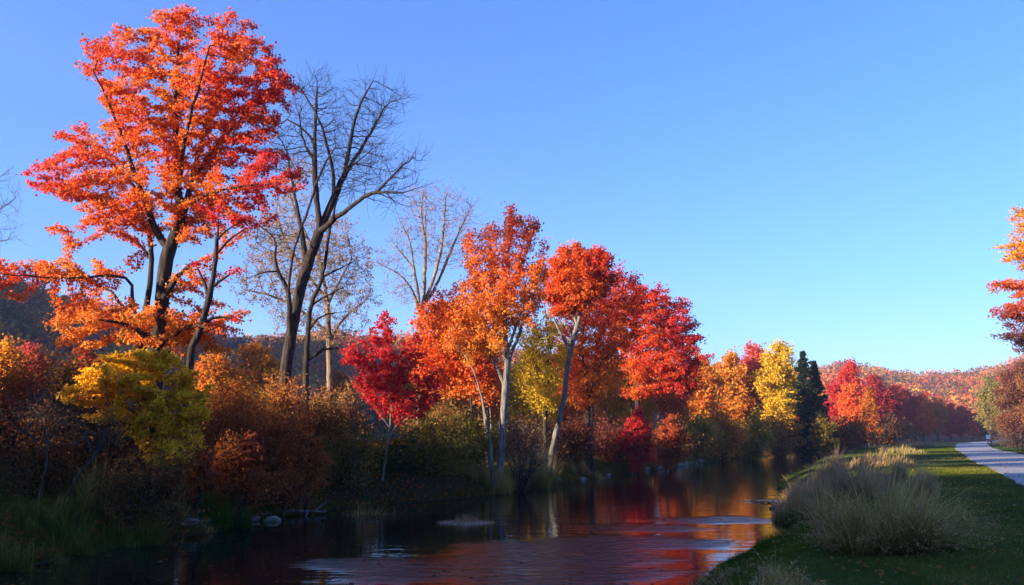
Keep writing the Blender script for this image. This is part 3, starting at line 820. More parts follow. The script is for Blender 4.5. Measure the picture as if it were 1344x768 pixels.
# ---- the big red and orange maple
ZM = (0, 230, 3.2)
BM = dict()
tree('maple_tree', 'tallest tree, big forked maple with blazing red and orange leaves', 25,
  stems=[
    [('g', 205), (204, 470), (212, 400), (217, 345), (224, 322), (238, 290), (246, 262), (258, 205, .4), (280, 145, .8), (300, 92, 1)],
    [('g', 178, .5), (186, 465, .5), (190, 420, .5), (197, 372, .5), (200, 330, .8), (193, 295, 1), (160, 270, 1.5), (110, 262, 2), (60, 244, 2.4)],
    [(218, 332), (207, 310), (196, 282), (176, 225, -.6), (150, 150, -1), (122, 92, -1.4)],
    [(238, 290), (233, 240), (230, 170), (232, 100), (236, 40)],
    [(246, 268), (270, 255, -.8), (310, 245, -1.3), (375, 238, -1.8)],
    [(252, 235), (285, 190, 1), (330, 140, 1.5), (368, 112, 1.8)],
    [(200, 340, .8), (176, 312, 1.4), (150, 300, 2), (110, 318, 2.4)],
    [(196, 282), (170, 235, .5), (125, 195, 1), (92, 178, 1.2)],
    [(188, 440, .4), (174, 400, -.3), (173, 366, -.5), (140, 361, -1), (95, 366, -1.6), (30, 362, -2.2), (-40, 358, -2.5)],
    [(186, 450, .4), (155, 386, .4), (115, 368, .8), (60, 362, 1), (10, 366, 1)],
    [(212, 400), (240, 352, -.5), (275, 338, -1)],
    [(204, 450), (170, 425, -1.5), (120, 418, -2)],
    [(204, 455), (250, 425, -1), (290, 435, -1.5)],
    [(235, 255), (243, 180, -1), (262, 110, -1.5), (275, 60, -1.6)],
  ],
  blobs=[(238, 78, 80, 62, 1.0), (232, 32, 36, 28, 0.7), (306, 55, 22, 38, .8), (328, 92, 42, 50, .9), (362, 112, 26, 24, .9), (165, 62, 38, 30, .8), (128, 68, 30, 20, .9), (118, 100, 28, 16, .9),
         (215, 150, 92, 60, 1), (110, 180, 38, 22, 1), (82, 188, 14, 22, .8), (290, 160, 60, 55, 1), (345, 150, 30, 34, .7), (220, 215, 100, 50, 1), (325, 215, 62, 34, 1), (378, 240, 30, 17, 1),
         (110, 240, 62, 28, 1), (62, 238, 30, 18, 1), (220, 268, 78, 34, .9), (150, 290, 46, 16, .8), (95, 308, 30, 20, .9), (310, 272, 46, 20, .7), (345, 290, 22, 10, .9), (300, 300, 40, 16, .5),
         (255, 318, 26, 12, .4), (268, 372, 44, 12, .9), (65, 355, 70, 12, 1.1), (-20, 360, 40, 20, 1.1), (140, 352, 44, 10, .9), (30, 388, 40, 10, .9),
         (200, 418, 110, 20, 1), (100, 420, 38, 22, 1), (270, 432, 50, 18, 1), (95, 448, 32, 20, .9), (300, 400, 20, 14, .7), (180, 445, 60, 18, .8), (250, 455, 60, 14, .8)],
  leaves=98000, lsize=0.086, palette=ORANGE, base_r=0.34, tip_r=0.0055, step=0.25, clumps=310, per=20, csize=0.74, flat=0.6, depth=0.62, plume=1.9,
  trop=0.04, spread=0.09, colf=c_out, up=0.5, infl=1.4, kill=0.31, seed=11)

# ---- slender dark tree beside it
tree('slender_maple', 'thin dark slanting trunk with sparse crimson leaves right of the forked maple', 24,
  stems=[[('g', 236), (248, 462), (262, 436), (275, 390), (283, 340), (288, 280), (292, 262)],
         [(277, 385), (262, 355), (255, 345)], [(285, 318), (300, 300), (330, 285)], [(284, 330), (310, 305), (345, 292)], [(286, 300), (276, 280), (262, 270)],
         [(266, 425), (285, 415), (315, 420)], [(279, 372), (300, 360), (312, 355)]],
  blobs=[(312, 290, 26, 9, 1), (250, 345, 16, 8, 1), (305, 350, 14, 7, .7), (305, 422, 20, 7, 1), (340, 295, 12, 8, .8)],
  leaves=900, lsize=0.09, palette=RED, base_r=0.16, step=0.25, clumps=50, per=8, csize=0.6, depth=1.0, spread=0.10, infl=1.2, seed=12)

# ---- the big bare tree
ZB = (300, 90, 2.477)
tree('bare_tree', 'tall dark bare tree with several crooked trunks spreading to the right', 33, Z=ZB,
  stems=[
    [('g', 178), (180, 1020), (200, 880), (222, 768), (240, 690), (285, 560), (297, 525), (288, 440), (279, 330), (281, 200), (288, 60)],
    [(297, 535), (335, 440, .3), (368, 362, .6), (430, 262, 1), (480, 180, 1.4), (515, 110, 1.6), (578, 96, 1.8)],
    [(345, 420, .4), (341, 330, 0), (320, 250, -.4), (292, 155, -.8), (262, 110, -1), (236, 66, -1)],
    [(370, 345, .5), (392, 250, -.2), (418, 130, -.6), (470, 40, -1)],
    [(300, 545), (350, 488, -.5), (400, 448, -.9), (455, 405, -1.3), (510, 402, -1.6), (570, 404, -1.8), (640, 380, -2)],
    [(480, 400, -1.4), (540, 340, -1.8), (600, 278, -2)], [(510, 403, -1.6), (545, 438, -1.8), (592, 450, -2)],
    [('g', 255, .8), (250, 1000, .8), (256, 880, .8), (265, 768, .8), (300, 700, .8), (318, 610, .8), (326, 530, .8), (350, 430, 1), (378, 340, 1.3), (440, 285, 1.6), (500, 240, 1.8)],
    [(185, 900), (195, 768, -.5), (192, 715, -.5), (150, 640, -.8), (156, 560, -1), (128, 530, -1), (80, 500, -1)],
    [(192, 730, -.5), (208, 600, -.8), (235, 520, -1), (262, 450, -1.1), (300, 330, -1.3), (345, 258, -1.5)],
    [(246, 660), (243, 560, .5), (220, 440, .8), (200, 330, 1), (185, 250, 1.1), (140, 200, 1.2)],
    [(318, 690, .8), (370, 650, .8), (420, 620, .8)], [(270, 760, .8), (330, 730, .8), (400, 700, .8)],
    [(170, 650, -.8), (110, 660, -1), (40, 695, -1)], [(281, 250), (250, 200), (190, 165)], [(281, 300), (240, 240), (230, 150)],
    [(265, 950, .8), (330, 900, .8), (420, 935, .8)], [(262, 850, .8), (300, 800, .8), (390, 790, .8)],
  ],
  blobs=[(300, 180, 110, 130, 1), (470, 130, 80, 90, 1), (400, 300, 130, 110, .8), (560, 340, 70, 70, .8), (200, 260, 90, 110, .8), (540, 430, 60, 30, .6), (130, 560, 60, 60, .4), (290, 60, 50, 50, .8), (560, 95, 40, 25, 1), (240, 110, 40, 60, .8), (620, 290, 20, 20, .8)],
  leaves=0, base_r=0.36, tip_r=0.005, step=0.24, clumps=420, per=14, csize=1.2, flat=1.0, depth=0.7, trop=0.12, infl=1.5, kill=0.28, plume=2.2, seed=13, leafless=True, thin=0.022)

# ---- sparse tan tree behind it
tree('thinning_tree', 'pale thinning tree with scattered tan leaves behind the dark crooked trunks', 40, Z=ZB, bark=M_TAN,
  stems=[[('g', 330), (330, 1000), (325, 850), (320, 740), (300, 640), (290, 540)], [(322, 760), (360, 690), (400, 620)], [(321, 750), (250, 660), (180, 560), (160, 480)], [(326, 860), (260, 800), (150, 740), (60, 720)], [(326, 880), (380, 800), (440, 760)], [(300, 640), (240, 520), (200, 420)]],
  blobs=[(250, 620, 190, 150, 1), (160, 540, 80, 90, 1), (370, 640, 100, 110, 1.3), (400, 740, 90, 70, 1.2), (200, 450, 70, 60, .8), (120, 700, 90, 70, 1), (300, 820, 140, 60, .9), (230, 330, 60, 50, .4)],
  leaves=17000, sidetwigs=True, lsize=0.085, palette=TAN, base_r=0.24, tip_r=0.0048, step=0.32, clumps=330, per=10, csize=1.1, flat=0.9, depth=0.8, trop=0.06, infl=1.8, kill=0.4, seed=14, spread=0.1, thin=0.02)

# ---- pale bare tree
tree('bare_poplar', 'slim bare tree with upright fan of pinkish twigs in the middle', 46, Z=ZB, bark=M_TAN,
  stems=[[('g', 622), (622, 1000), (624, 860), (622, 768), (604, 660), (590, 560), (560, 500)], [(624, 830), (634, 760), (640, 600), (640, 440)], [(630, 790), (650, 735), (684, 630), (700, 520), (705, 420)],
         [(632, 775), (670, 720, .5), (720, 600, .8), (762, 500, 1), (800, 435, 1)], [(622, 800), (600, 722, -.5), (560, 670, -.8), (480, 630, -1)], [(640, 560), (625, 480), (630, 420)], [(600, 660), (560, 600), (530, 560)],
         [(626, 900, .4), (680, 800, .5), (760, 740, .5)]],
  blobs=[(640, 480, 60, 70, 1), (710, 460, 50, 60, 1), (760, 490, 40, 60, 1), (590, 540, 50, 60, 1), (560, 600, 40, 60, .8), (690, 580, 80, 60, .7), (500, 630, 30, 15, .8), (640, 430, 60, 30, 1), (740, 600, 50, 60, .6), (580, 720, 60, 40, .8)],
  leaves=2200, lsize=0.08, sidetwigs=True, twig_len=.8, palette=[(0.6, 0.24, 0.14), (0.55, 0.3, 0.14)], base_r=0.34, tip_r=0.006, step=0.3, clumps=330, per=14, csize=1.1, flat=1.2, depth=0.8, plume=1.8, trop=0.12, infl=1.7, kill=0.38, seed=15, spread=0.07, thin=0.022)

# ---- yellow small tree at the water side
tree('yellow_sapling', 'small bright yellow tree in front of the big maple trunks', 20.5,
  stems=[[('g', 200), (200, 590), (198, 560), (190, 520), (175, 490)], [(200, 585), (215, 560, -.4), (225, 600, -.8)], [(199, 565), (225, 520), (245, 500)], [(198, 560), (160, 530), (125, 505)], [(199, 575), (170, 555, -.5), (140, 550, -.6)], [(199, 570), (235, 555), (265, 545)], [(190, 520), (205, 480), (215, 465)]],
  blobs=[(180, 476, 50, 18, 1), (120, 496, 32, 12, 1), (232, 492, 38, 14, 1), (165, 510, 60, 16, 1), (225, 525, 50, 14, 1), (108, 522, 26, 9, .8), (210, 552, 46, 12, 1), (245, 548, 26, 10, .9), (222, 582, 40, 16, 1), (175, 575, 22, 10, .8), (205, 607, 22, 9, .9), (240, 600, 20, 9, .8), (272, 512, 16, 8, .8), (150, 545, 36, 10, .8)],
  leaves=27000, lsize=0.08, palette=[(0.80, 0.44, 0.02), (0.90, 0.56, 0.025), (0.90, 0.50, 0.02), (0.80, 0.34, 0.02)], base_r=0.06, tip_r=0.004, step=0.15, clumps=120, per=18, csize=0.42, flat=0.35, depth=0.9, plume=1.9, trop=-0.03, infl=0.9, kill=0.18, spread=0.075, up=0.9, seed=16)

# ---- crimson small tree
tree('crimson_maple', 'small crimson maple with thin pale stems at the edge of the bank', 31.5, bark=M_PALE,
  stems=[[('g', 503), (508, 590), (512, 560), (514, 520), (510, 480), (505, 445)], [(511, 575), (530, 545), (548, 510), (565, 495)], [(514, 530), (490, 490), (475, 470)], [(514, 510), (530, 470), (535, 455)], [(512, 560), (480, 520), (470, 505)]],
  blobs=[(506, 445, 20, 30, 1), (484, 468, 32, 22, 1), (530, 478, 40, 32, 1), (500, 505, 36, 22, 1), (550, 505, 30, 24, 1), (540, 535, 34, 16, 1), (515, 530, 34, 16, .9), (570, 530, 16, 14, .9), (505, 425, 8, 14, 1), (472, 462, 12, 10, 1), (575, 490, 10, 10, .8)],
  leaves=13500, lsize=0.095, palette=CRIM, base_r=0.07, tip_r=0.0045, step=0.2, clumps=85, per=20, csize=0.62, flat=0.8, depth=0.9, plume=2.0, trop=0.08, infl=1.1, kill=0.24, spread=0.085, seed=17)

# ---- tall orange maple with two pale trunks
Z6 = (560, 260, 2.1325)
tree('orange_maple', 'tall orange maple on two slim grey trunks at the waterside', 36, Z=Z6, bark=M_PALE,
  stems=[[('g', 203), (209, 700), (215, 600), (222, 500), (226, 440), (215, 350), (220, 230), (232, 120), (238, 55)],
         [('g', 188, -.4), (175, 660, -.4), (163, 600, -.4), (152, 545, -.4), (125, 460, -.6), (62, 385, -1)],
         [(225, 470), (250, 400), (290, 310), (315, 200), (332, 120)], [(216, 340), (165, 240), (112, 190), (110, 110)], [(217, 300), (262, 200), (295, 90)], [(219, 260), (180, 160), (165, 90)],
         [(226, 440), (262, 330), (285, 260)], [(222, 520), (180, 440), (150, 350)]],
  blobs=[(238, 95, 34, 60, 1), (205, 120, 26, 50, 1), (275, 105, 24, 46, .8), (125, 130, 26, 50, 1), (165, 190, 60, 60, 1), (215, 210, 70, 60, 1), (190, 270, 105, 56, .9), (290, 235, 40, 56, .9), (318, 195, 22, 26, .8), (140, 330, 110, 56, 1), (50, 330, 56, 50, .7), (250, 320, 60, 40, .6), (302, 80, 12, 20, .9), (120, 410, 90, 36, .7)],
  leaves=35000, lsize=0.10, palette=FIRE, base_r=0.25, tip_r=0.0055, step=0.3, clumps=190, per=20, csize=0.9, flat=1.0, depth=0.75, plume=2.0, trop=0.1, infl=1.6, kill=0.34, spread=0.13, seed=18,
  colf=lambda h, r, x, nz: 0.05 + 0.3 * r + 0.45 * h * h + 0.25 * nz)
tree('orange_maple', 'low spreading orange maple on thin leaning stems left of the tall orange one', 40, Z=Z6, bark=M_PALE,
  stems=[[('g', 172), (165, 640), (160, 580), (150, 500), (110, 430), (60, 370)], [('g', 182, .3), (178, 560, .3), (182, 460, .3), (195, 400, .3)], [(155, 540), (100, 480), (50, 440)], [(150, 500), (150, 400), (130, 320)]],
  blobs=[(60, 340, 80, 60, 1), (20, 360, 60, 50, 1), (110, 400, 80, 60, 1), (60, 440, 90, 50, 1), (130, 480, 80, 50, 1), (20, 470, 60, 50, .9), (-10, 420, 40, 40, .8), (150, 540, 50, 30, .7), (50, 520, 80, 40, .8)],
  leaves=25000, lsize=0.125, palette=FIRE[:3] + [(0.6, 0.1, 0.03)], base_r=0.13, tip_r=0.006, step=0.34, clumps=230, per=12, csize=1.1, flat=0.6, depth=0.8, trop=0.05, infl=1.7, kill=0.4, spread=0.2, seed=19)
# ---- sparse yellow dark stems
tree('forked_tree', 'dark crooked forked tree with thin yellow leaves between two orange maples', 45, Z=Z6,
  stems=[[('g', 330), (332, 600), (337, 540), (325, 500), (290, 440), (268, 392), (250, 380)], [(336, 545), (342, 450), (338, 380), (330, 300)], [(341, 440), (310, 380), (300, 330)], [(290, 440), (300, 400)], [(340, 460), (380, 440), (400, 430)]],
  blobs=[(310, 400, 50, 60, 1), (330, 470, 60, 70, 1), (290, 500, 50, 60, .8), (360, 380, 30, 60, .6), (335, 560, 60, 30, .6)],
  leaves=9000, lsize=0.12, palette=YELLOW, base_r=0.2, tip_r=0.006, step=0.32, clumps=130, per=9, csize=1.0, flat=1.0, depth=0.8, trop=0.12, infl=1.6, kill=0.4, spread=0.16, seed=20)
# ---- leaning pale trunk
tree('leaning_maple', 'red and orange maple on a pale trunk leaning over the bank', 43, Z=Z6, bark=M_PALE,
  stems=[[('g', 340), (352, 690), (372, 620), (386, 560), (393, 480), (402, 430), (418, 365), (432, 320), (442, 240), (446, 180)], [(420, 360), (395, 290), (380, 220), (375, 190)], [(430, 330), (465, 260), (480, 190)], [(405, 425), (360, 350), (345, 290)], [(436, 290), (410, 220)]],
  blobs=[(425, 165, 58, 34, 1), (395, 190, 30, 30, 1), (482, 172, 26, 34, 1), (352, 210, 24, 40, .9), (420, 225, 80, 44, 1), (365, 240, 34, 40, 1), (400, 280, 66, 36, .9), (480, 240, 40, 50, .8), (370, 300, 24, 24, .6)],
  leaves=24000, lsize=0.12, palette=[(0.82, 0.2, 0.03), (0.8, 0.13, 0.02), (0.76, 0.09, 0.02), (0.68, 0.05, 0.03), (0.5, 0.025, 0.03)], base_r=0.21, tip_r=0.006, step=0.34, clumps=130, per=20, csize=1.0, flat=0.8, depth=0.8, plume=1.8, trop=0.1, infl=1.6, kill=0.36, spread=0.14, seed=21,
  colf=lambda h, r, x, nz: 0.25 + 0.35 * r * (x * 0.5 + 0.6) - 0.15 * h + 0.35 * nz)
# ---- dark multi-trunk maple
tree('red_maple', 'broad red maple with several dark upright trunks behind the leaning one', 49, Z=Z6,
  stems=[[('g', 448), (450, 620), (452, 560), (446, 500), (434, 440), (438, 370), (450, 320)], [(450, 600), (462, 540, .4), (474, 450, .6), (488, 360, .8), (500, 270, 1)], [('g', 460, .5), (462, 600, .5), (470, 520, .5), (500, 420, .5), (540, 350, .5)], [(470, 480), (520, 420), (560, 400)], [(480, 400), (510, 320), (525, 240)]],
  blobs=[(500, 270, 70, 40, 1), (528, 222, 26, 34, 1), (580, 255, 20, 34, 1), (550, 290, 60, 40, 1), (470, 320, 90, 40, 1), (400, 370, 50, 50, .8), (520, 360, 80, 50, .9), (470, 420, 90, 50, .7), (410, 460, 50, 50, .7), (500, 490, 70, 50, .7), (570, 260, 20, 30, .9), (420, 540, 60, 50, .7)],
  leaves=22000, lsize=0.14, palette=[(0.82, 0.26, 0.03), (0.8, 0.15, 0.02), (0.72, 0.07, 0.02), (0.5, 0.03, 0.03), (0.36, 0.02, 0.05)], base_r=0.26, tip_r=0.007, step=0.4, clumps=150, per=20, csize=1.2, flat=0.7, depth=0.8, plume=1.8, trop=0.1, infl=2.0, kill=0.42, spread=0.18, seed=22,
  colf=lambda h, r, x, nz: 0.05 + 0.8 * h * h * 0.8 + 0.15 * r + 0.3 * nz)
# ---- big crimson dome
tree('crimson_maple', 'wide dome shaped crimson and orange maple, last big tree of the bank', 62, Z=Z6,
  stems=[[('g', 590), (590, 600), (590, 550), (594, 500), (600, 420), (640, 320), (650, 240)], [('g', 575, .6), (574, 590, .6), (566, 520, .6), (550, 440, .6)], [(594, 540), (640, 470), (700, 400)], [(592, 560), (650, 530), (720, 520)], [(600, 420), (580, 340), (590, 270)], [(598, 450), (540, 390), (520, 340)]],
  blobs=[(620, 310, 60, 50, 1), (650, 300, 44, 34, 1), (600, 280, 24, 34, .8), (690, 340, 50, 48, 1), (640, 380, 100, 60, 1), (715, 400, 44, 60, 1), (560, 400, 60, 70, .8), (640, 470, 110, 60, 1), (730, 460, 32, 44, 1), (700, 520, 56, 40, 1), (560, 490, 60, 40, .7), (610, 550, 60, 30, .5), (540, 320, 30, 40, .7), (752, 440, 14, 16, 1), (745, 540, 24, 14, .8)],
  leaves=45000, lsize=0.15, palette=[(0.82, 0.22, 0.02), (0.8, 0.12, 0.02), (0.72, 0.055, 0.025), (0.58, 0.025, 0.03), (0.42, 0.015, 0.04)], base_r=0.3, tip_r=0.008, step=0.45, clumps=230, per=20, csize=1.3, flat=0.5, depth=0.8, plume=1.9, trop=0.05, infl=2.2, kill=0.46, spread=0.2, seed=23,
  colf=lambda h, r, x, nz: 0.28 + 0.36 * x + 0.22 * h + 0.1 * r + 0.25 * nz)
# ---- leafless branch tips at the left edge
tree('bare_tree', 'small bare twiggy tree cut off by the left edge of the picture', 34, bark=M_PALE,
  stems=[[('g', -60), (-60, 450), (-55, 350), (-40, 280), (-10, 240), (10, 225)], [(-50, 330), (-20, 290), (20, 260)], [(-56, 380), (-20, 320), (10, 315)]],
  blobs=[(-10, 260, 40, 40, 1), (-50, 230, 40, 50, 1), (-5, 310, 30, 14, 1), (-80, 300, 50, 50, .6)],
  leaves=0, base_r=0.12, tip_r=0.004, step=0.28, clumps=90, per=8, csize=0.9, flat=1, depth=0.8, trop=0.1, infl=1.5, kill=0.35, seed=24, leafless=True)

# ================================================================== LIT WOOD EDGE BEHIND THE BANK
def gtree(label, px, Y, top, hw, palette, leaves=13000, ls=0.2, seed=1, name='autumn_tree', bark=None, base=None, cat='tree', group=None, shape='dome', per=9, clumps=110, trop=0.08, flat=0.7, colf=None):
    """generic broadleaf tree: crown dome between top row and a low skirt"""
    rng = np.random.default_rng(seed * 7 + 1)
    b = P(px, 570, Y); g = gz(b[0], Y); gpy = 570 - (g - 2.5) / Y * F
    H = gpy - top; low = 0.22
    bl = []
    for k in range(7):
        f = low + (1 - low) * (k + 0.6) / 7.4
        wd = math.sin(PI * min(1, (f - low) / (1 - low) * 0.86 + 0.16)) ** 0.6 if shape == 'dome' else (1.08 - (f - low) / (1 - low)) * 0.95
        for q in range(2):
            bl.append((px + rng.uniform(-0.42, 0.42) * hw * wd, gpy - f * H, hw * wd * 0.66, H * 0.12, 1))
    w = rng.uniform(-.1, .1)
    st = [[('g', px), (px + w * hw, gpy - .2 * H), (px - w * hw, gpy - .5 * H), (px + w * hw, gpy - .85 * H)], [(px, gpy - .25 * H), (px + .3 * hw, gpy - .5 * H), (px + .5 * hw, gpy - .7 * H)], [(px, gpy - .3 * H), (px - .3 * hw, gpy - .5 * H), (px - .5 * hw, gpy - .65 * H)]]
    Hm = H / F * Y
    return tree(name, label, Y, st, bl, leaves=leaves, lsize=ls, palette=palette, base_r=0.02 * Hm + 0.04, tip_r=0.008 + 0.00006 * Y, step=0.055 * Hm, clumps=clumps, per=per, csize=0.12 * Hm, flat=flat, bark=bark, plume=1.6,
                depth=0.8, trop=trop, group=group, cat=cat, spread=0.032 * Hm, infl=0.25 * Hm, kill=0.06 * Hm, seed=seed, colf=colf, up=0.4, thin=0.03)

gtree('golden yellow tree glowing low behind the dark bare trunks', 335, 50, 460, 46, GOLD, seed=31)
gtree('amber tree left of the bare trunks, behind the maple', 285, 44, 466, 40, GOLD, seed=32, leaves=12000, ls=.16)
gtree('orange brown tree in the gap right of the dark bare trunks', 445, 62, 492, 34, [(0.4, 0.2, 0.06), (0.5, 0.17, 0.04), (0.4, 0.12, 0.04)], seed=33, leaves=8000)
gtree('orange tree peeping out behind the small crimson maple', 575, 58, 448, 44, FIRE[:3], seed=34)
gtree('pale gold tree behind the slim bare poplar trunk', 532, 66, 480, 34, GOLD, seed=35, leaves=8000)
gtree('deep orange tree filling the gap behind the two grey trunks', 628, 62, 470, 40, FIRE, seed=36)
gtree('yellow tree standing low behind the forked dark stems', 700, 60, 462, 36, YELLOW + [(0.62, 0.34, 0.03)], seed=37, leaves=10000)
gtree('orange tree low behind the leaning pale trunk', 752, 66, 452, 38, FIRE[:3], seed=38)
gtree('ochre tree glimpsed between the dark trunks of the broad red maple', 800, 72, 470, 36, GOLD, seed=39, leaves=10000)
gtree('gold tree tucked between the red maple and the crimson dome', 838, 76, 492, 30, GOLD, seed=40, leaves=8000)
gtree('rust red tree filling the gap right of the crimson dome trunk', 884, 76, 478, 24, FIRE[1:], seed=91, leaves=12000)
gtree('red shrubby tree low in front of the crimson dome', 838, 52, 540, 26, RED, seed=41, leaves=12000, ls=.14, base=1, clumps=80)
gtree('scarlet shrubby tree at the foot of the crimson dome, right side', 880, 56, 548, 24, [(0.5, 0.05, 0.02), (0.5, 0.12, 0.03), (0.3, 0.03, 0.02)], seed=42, leaves=10000, ls=.14, clumps=80)
gtree('rosy red shrub high on the bank at the left edge', 40, 36, 450, 26, [(0.55, 0.07, 0.06), (0.6, 0.1, 0.09)], seed=43, leaves=8000, ls=.13)
gtree('yellow and orange shrub touching the left edge of the picture', 4, 33, 448, 28, GOLD, seed=44, leaves=8000, ls=.13)
gtree('red tree just left of the yellow sapling under the low maple boughs', 112, 38, 455, 32, [(0.55, 0.12, 0.03), (0.5, 0.05, 0.02)], seed=45, leaves=8000, ls=.14)

# ================================================================== FAR TREES BY THE RIVER BEND
gtree('orange gold tree right after the crimson dome', 918, 84, 470, 30, GOLD, seed=51, leaves=15000, ls=.25)
gtree('thin bare tree rising above the gold trees', 938, 84, 452, 20, TAN, seed=52, leaves=250, ls=.12, bark=M_TAN, clumps=60, name='bare_tree')
gtree('orange tree with rounded top in the gold row', 958, 95, 466, 30, GOLD, seed=53, leaves=15000, ls=.25)
gtree('pink topped orange tree left of the bright yellow one', 990, 98, 455, 28, PINK + [(0.62, 0.25, 0.04)], seed=54, leaves=18000, ls=.25, colf=lambda h, r, x, nz: 1.9 - 1.6 * h + 0.2 * nz)
gtree('bright yellow tall tree beside the dark spruce', 1022, 95, 456, 36, YELLOW, seed=55, leaves=22000, ls=.25)
gtree('small red tree between the yellow tree and the spruce', 1048, 94, 534, 8, RED, seed=56, leaves=5000, ls=.22, clumps=50)
def spruce(label, px, Y, top, hw, seed):
    rng = np.random.default_rng(seed)
    b = P(px, 570, Y); g = gz(b[0], Y); H = P(px, top, Y)[2] - g; Rm = hw / F * Y; o0 = np.array([b[0], Y, g - 0.1])
    nodes = [np.zeros(3)]; par = [-1]; K = 46
    for i in range(1, K + 1): nodes.append(np.array([0, 0, H * i / K])); par.append(i - 1)
    C = []
    for i in range(4, K):
        f = i / K; Lb = Rm * (1 - f) ** 0.9 * (0.6 + 0.6 * rng.random()) + 0.1
        for q in range(8):
            a = rng.random() * 2 * PI; d = np.array([math.cos(a), math.sin(a), -0.12 + 0.5 * f]); p = i; L = Lb * rng.uniform(.35, 1.3)
            for u in range(1, 5):
                nodes.append(nodes[i] + d * L * u / 4 + np.array([0, 0, -0.06 * L * (u / 4) ** 2])); par.append(p); p = len(nodes) - 1
            t = rng.random((46, 1)) ** 0.7
            C.append(nodes[i] + d * L * t + rng.normal(size=(46, 3)) * np.array([.09, .09, .07]) * (0.5 + L * 0.35))
    Nn = np.array(nodes); par = np.array(par); rad, _, _ = radii(par, 0.012, 0.22)
    t = empty('spruce_tree', o0, label, 'tree')
    V, Fq = tubes(Nn, par, rad, np.ones(len(Nn), bool), 5); mesh_obj('trunk', V, Fq, M_BARK, t, smooth=True)
    C = np.vstack(C); V, Fq = leaf_mesh(C, 0.3, 0.3, 0.35, rng=rng)
    cl = pal(SPRUCE, rng.random(len(C))); mesh_obj('crown', V, Fq, M_LEAF, t, cols=np.repeat(cl, 4, 0))
spruce('dark pointed spruce beside the bright yellow tree', 1060, 92, 459, 40, 61)
spruce('shorter dark spruce with a broad skirt, right of the pointed one', 1074, 93.5, 472, 32, 62)
gtree('olive green bush shaped tree under the spruces', 1080, 90, 543, 20, OLIVE + [(0.3, 0.14, 0.03)], seed=57, leaves=10000, ls=.22, clumps=80)
gtree('big bright red tree right of the spruces', 1110, 128, 478, 26, RED, seed=58, leaves=18000, ls=.3)
gtree('orange red tree below the big bright red one', 1118, 120, 505, 24, FIRE, seed=59, leaves=13000, ls=.28)
gtree('magenta red tree behind the flame shaped orange tree', 1148, 138, 494, 26, [(0.5, 0.04, 0.05), (0.42, 0.03, 0.04)], seed=60, leaves=15000, ls=.3)
gtree('flame shaped orange gold tree standing before the red ones', 1140, 115, 510, 14, [(0.6, 0.3, 0.03), (0.62, 0.22, 0.02), (0.6, 0.12, 0.02)], seed=63, leaves=12000, ls=.25, shape='cone', clumps=90)
rows = [('tallest', 1172, 165, 506, 22), ('second tallest', 1192, 178, 512, 20), ('third', 1212, 188, 518, 18), ('fourth', 1230, 196, 524, 17), ('fifth', 1247, 205, 530, 15), ('sixth', 1262, 214, 536, 14), ('seventh', 1276, 222, 542, 13), ('last and lowest', 1290, 230, 547, 12)]
for i, (nm, px, Y, tp, hw) in enumerate(rows):
    gtree('dim red autumn tree, ' + nm + ' of the row descending to the path end', px, Y, tp, hw, [RED, CRIM, FIRE[1:], [(0.5, 0.12, 0.03), (0.6, 0.2, 0.04)]][i % 4], seed=70 + i, leaves=9000, ls=.38, name='autumn_tree', group='dim autumn trees in a row along the far shore', clumps=70)

# ---- right side of the path
gtree('tan green tree on two pale stems where the path disappears', 1300, 128, 497, 20, [(0.22, 0.20, 0.06), (0.34, 0.24, 0.07), (0.3, 0.3, 0.1)], seed=81, leaves=14000, ls=.24, bark=M_PALE)
gtree('brown purple thicket tree right of the path', 1338, 92, 476, 38, PURPLE, seed=82, leaves=24000, ls=.16, clumps=160)
gtree('rust coloured thicket tree at the right edge of the picture', 1384, 74, 468, 46, PURPLE[1:] + [(0.4, 0.16, 0.05)], seed=83, leaves=22000, ls=.15, clumps=150)
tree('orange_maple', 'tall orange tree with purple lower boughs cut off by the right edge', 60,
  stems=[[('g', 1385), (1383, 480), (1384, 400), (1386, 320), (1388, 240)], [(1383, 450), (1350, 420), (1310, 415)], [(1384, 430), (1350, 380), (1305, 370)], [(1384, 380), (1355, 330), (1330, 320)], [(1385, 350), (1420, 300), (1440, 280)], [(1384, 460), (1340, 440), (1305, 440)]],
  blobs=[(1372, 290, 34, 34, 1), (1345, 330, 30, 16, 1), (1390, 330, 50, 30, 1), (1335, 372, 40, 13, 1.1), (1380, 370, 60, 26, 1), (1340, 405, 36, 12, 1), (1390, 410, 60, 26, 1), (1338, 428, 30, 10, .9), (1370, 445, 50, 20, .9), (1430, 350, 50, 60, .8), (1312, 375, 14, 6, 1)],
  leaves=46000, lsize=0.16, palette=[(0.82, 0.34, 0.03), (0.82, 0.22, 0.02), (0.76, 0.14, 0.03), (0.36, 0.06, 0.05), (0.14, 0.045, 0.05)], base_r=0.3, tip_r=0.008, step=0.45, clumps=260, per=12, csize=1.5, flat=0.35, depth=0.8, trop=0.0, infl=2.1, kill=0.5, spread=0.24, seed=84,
  colf=lambda h, r, x, nz: 1.0 - 2.0 * h + 0.25 * r + 0.2 * nz)

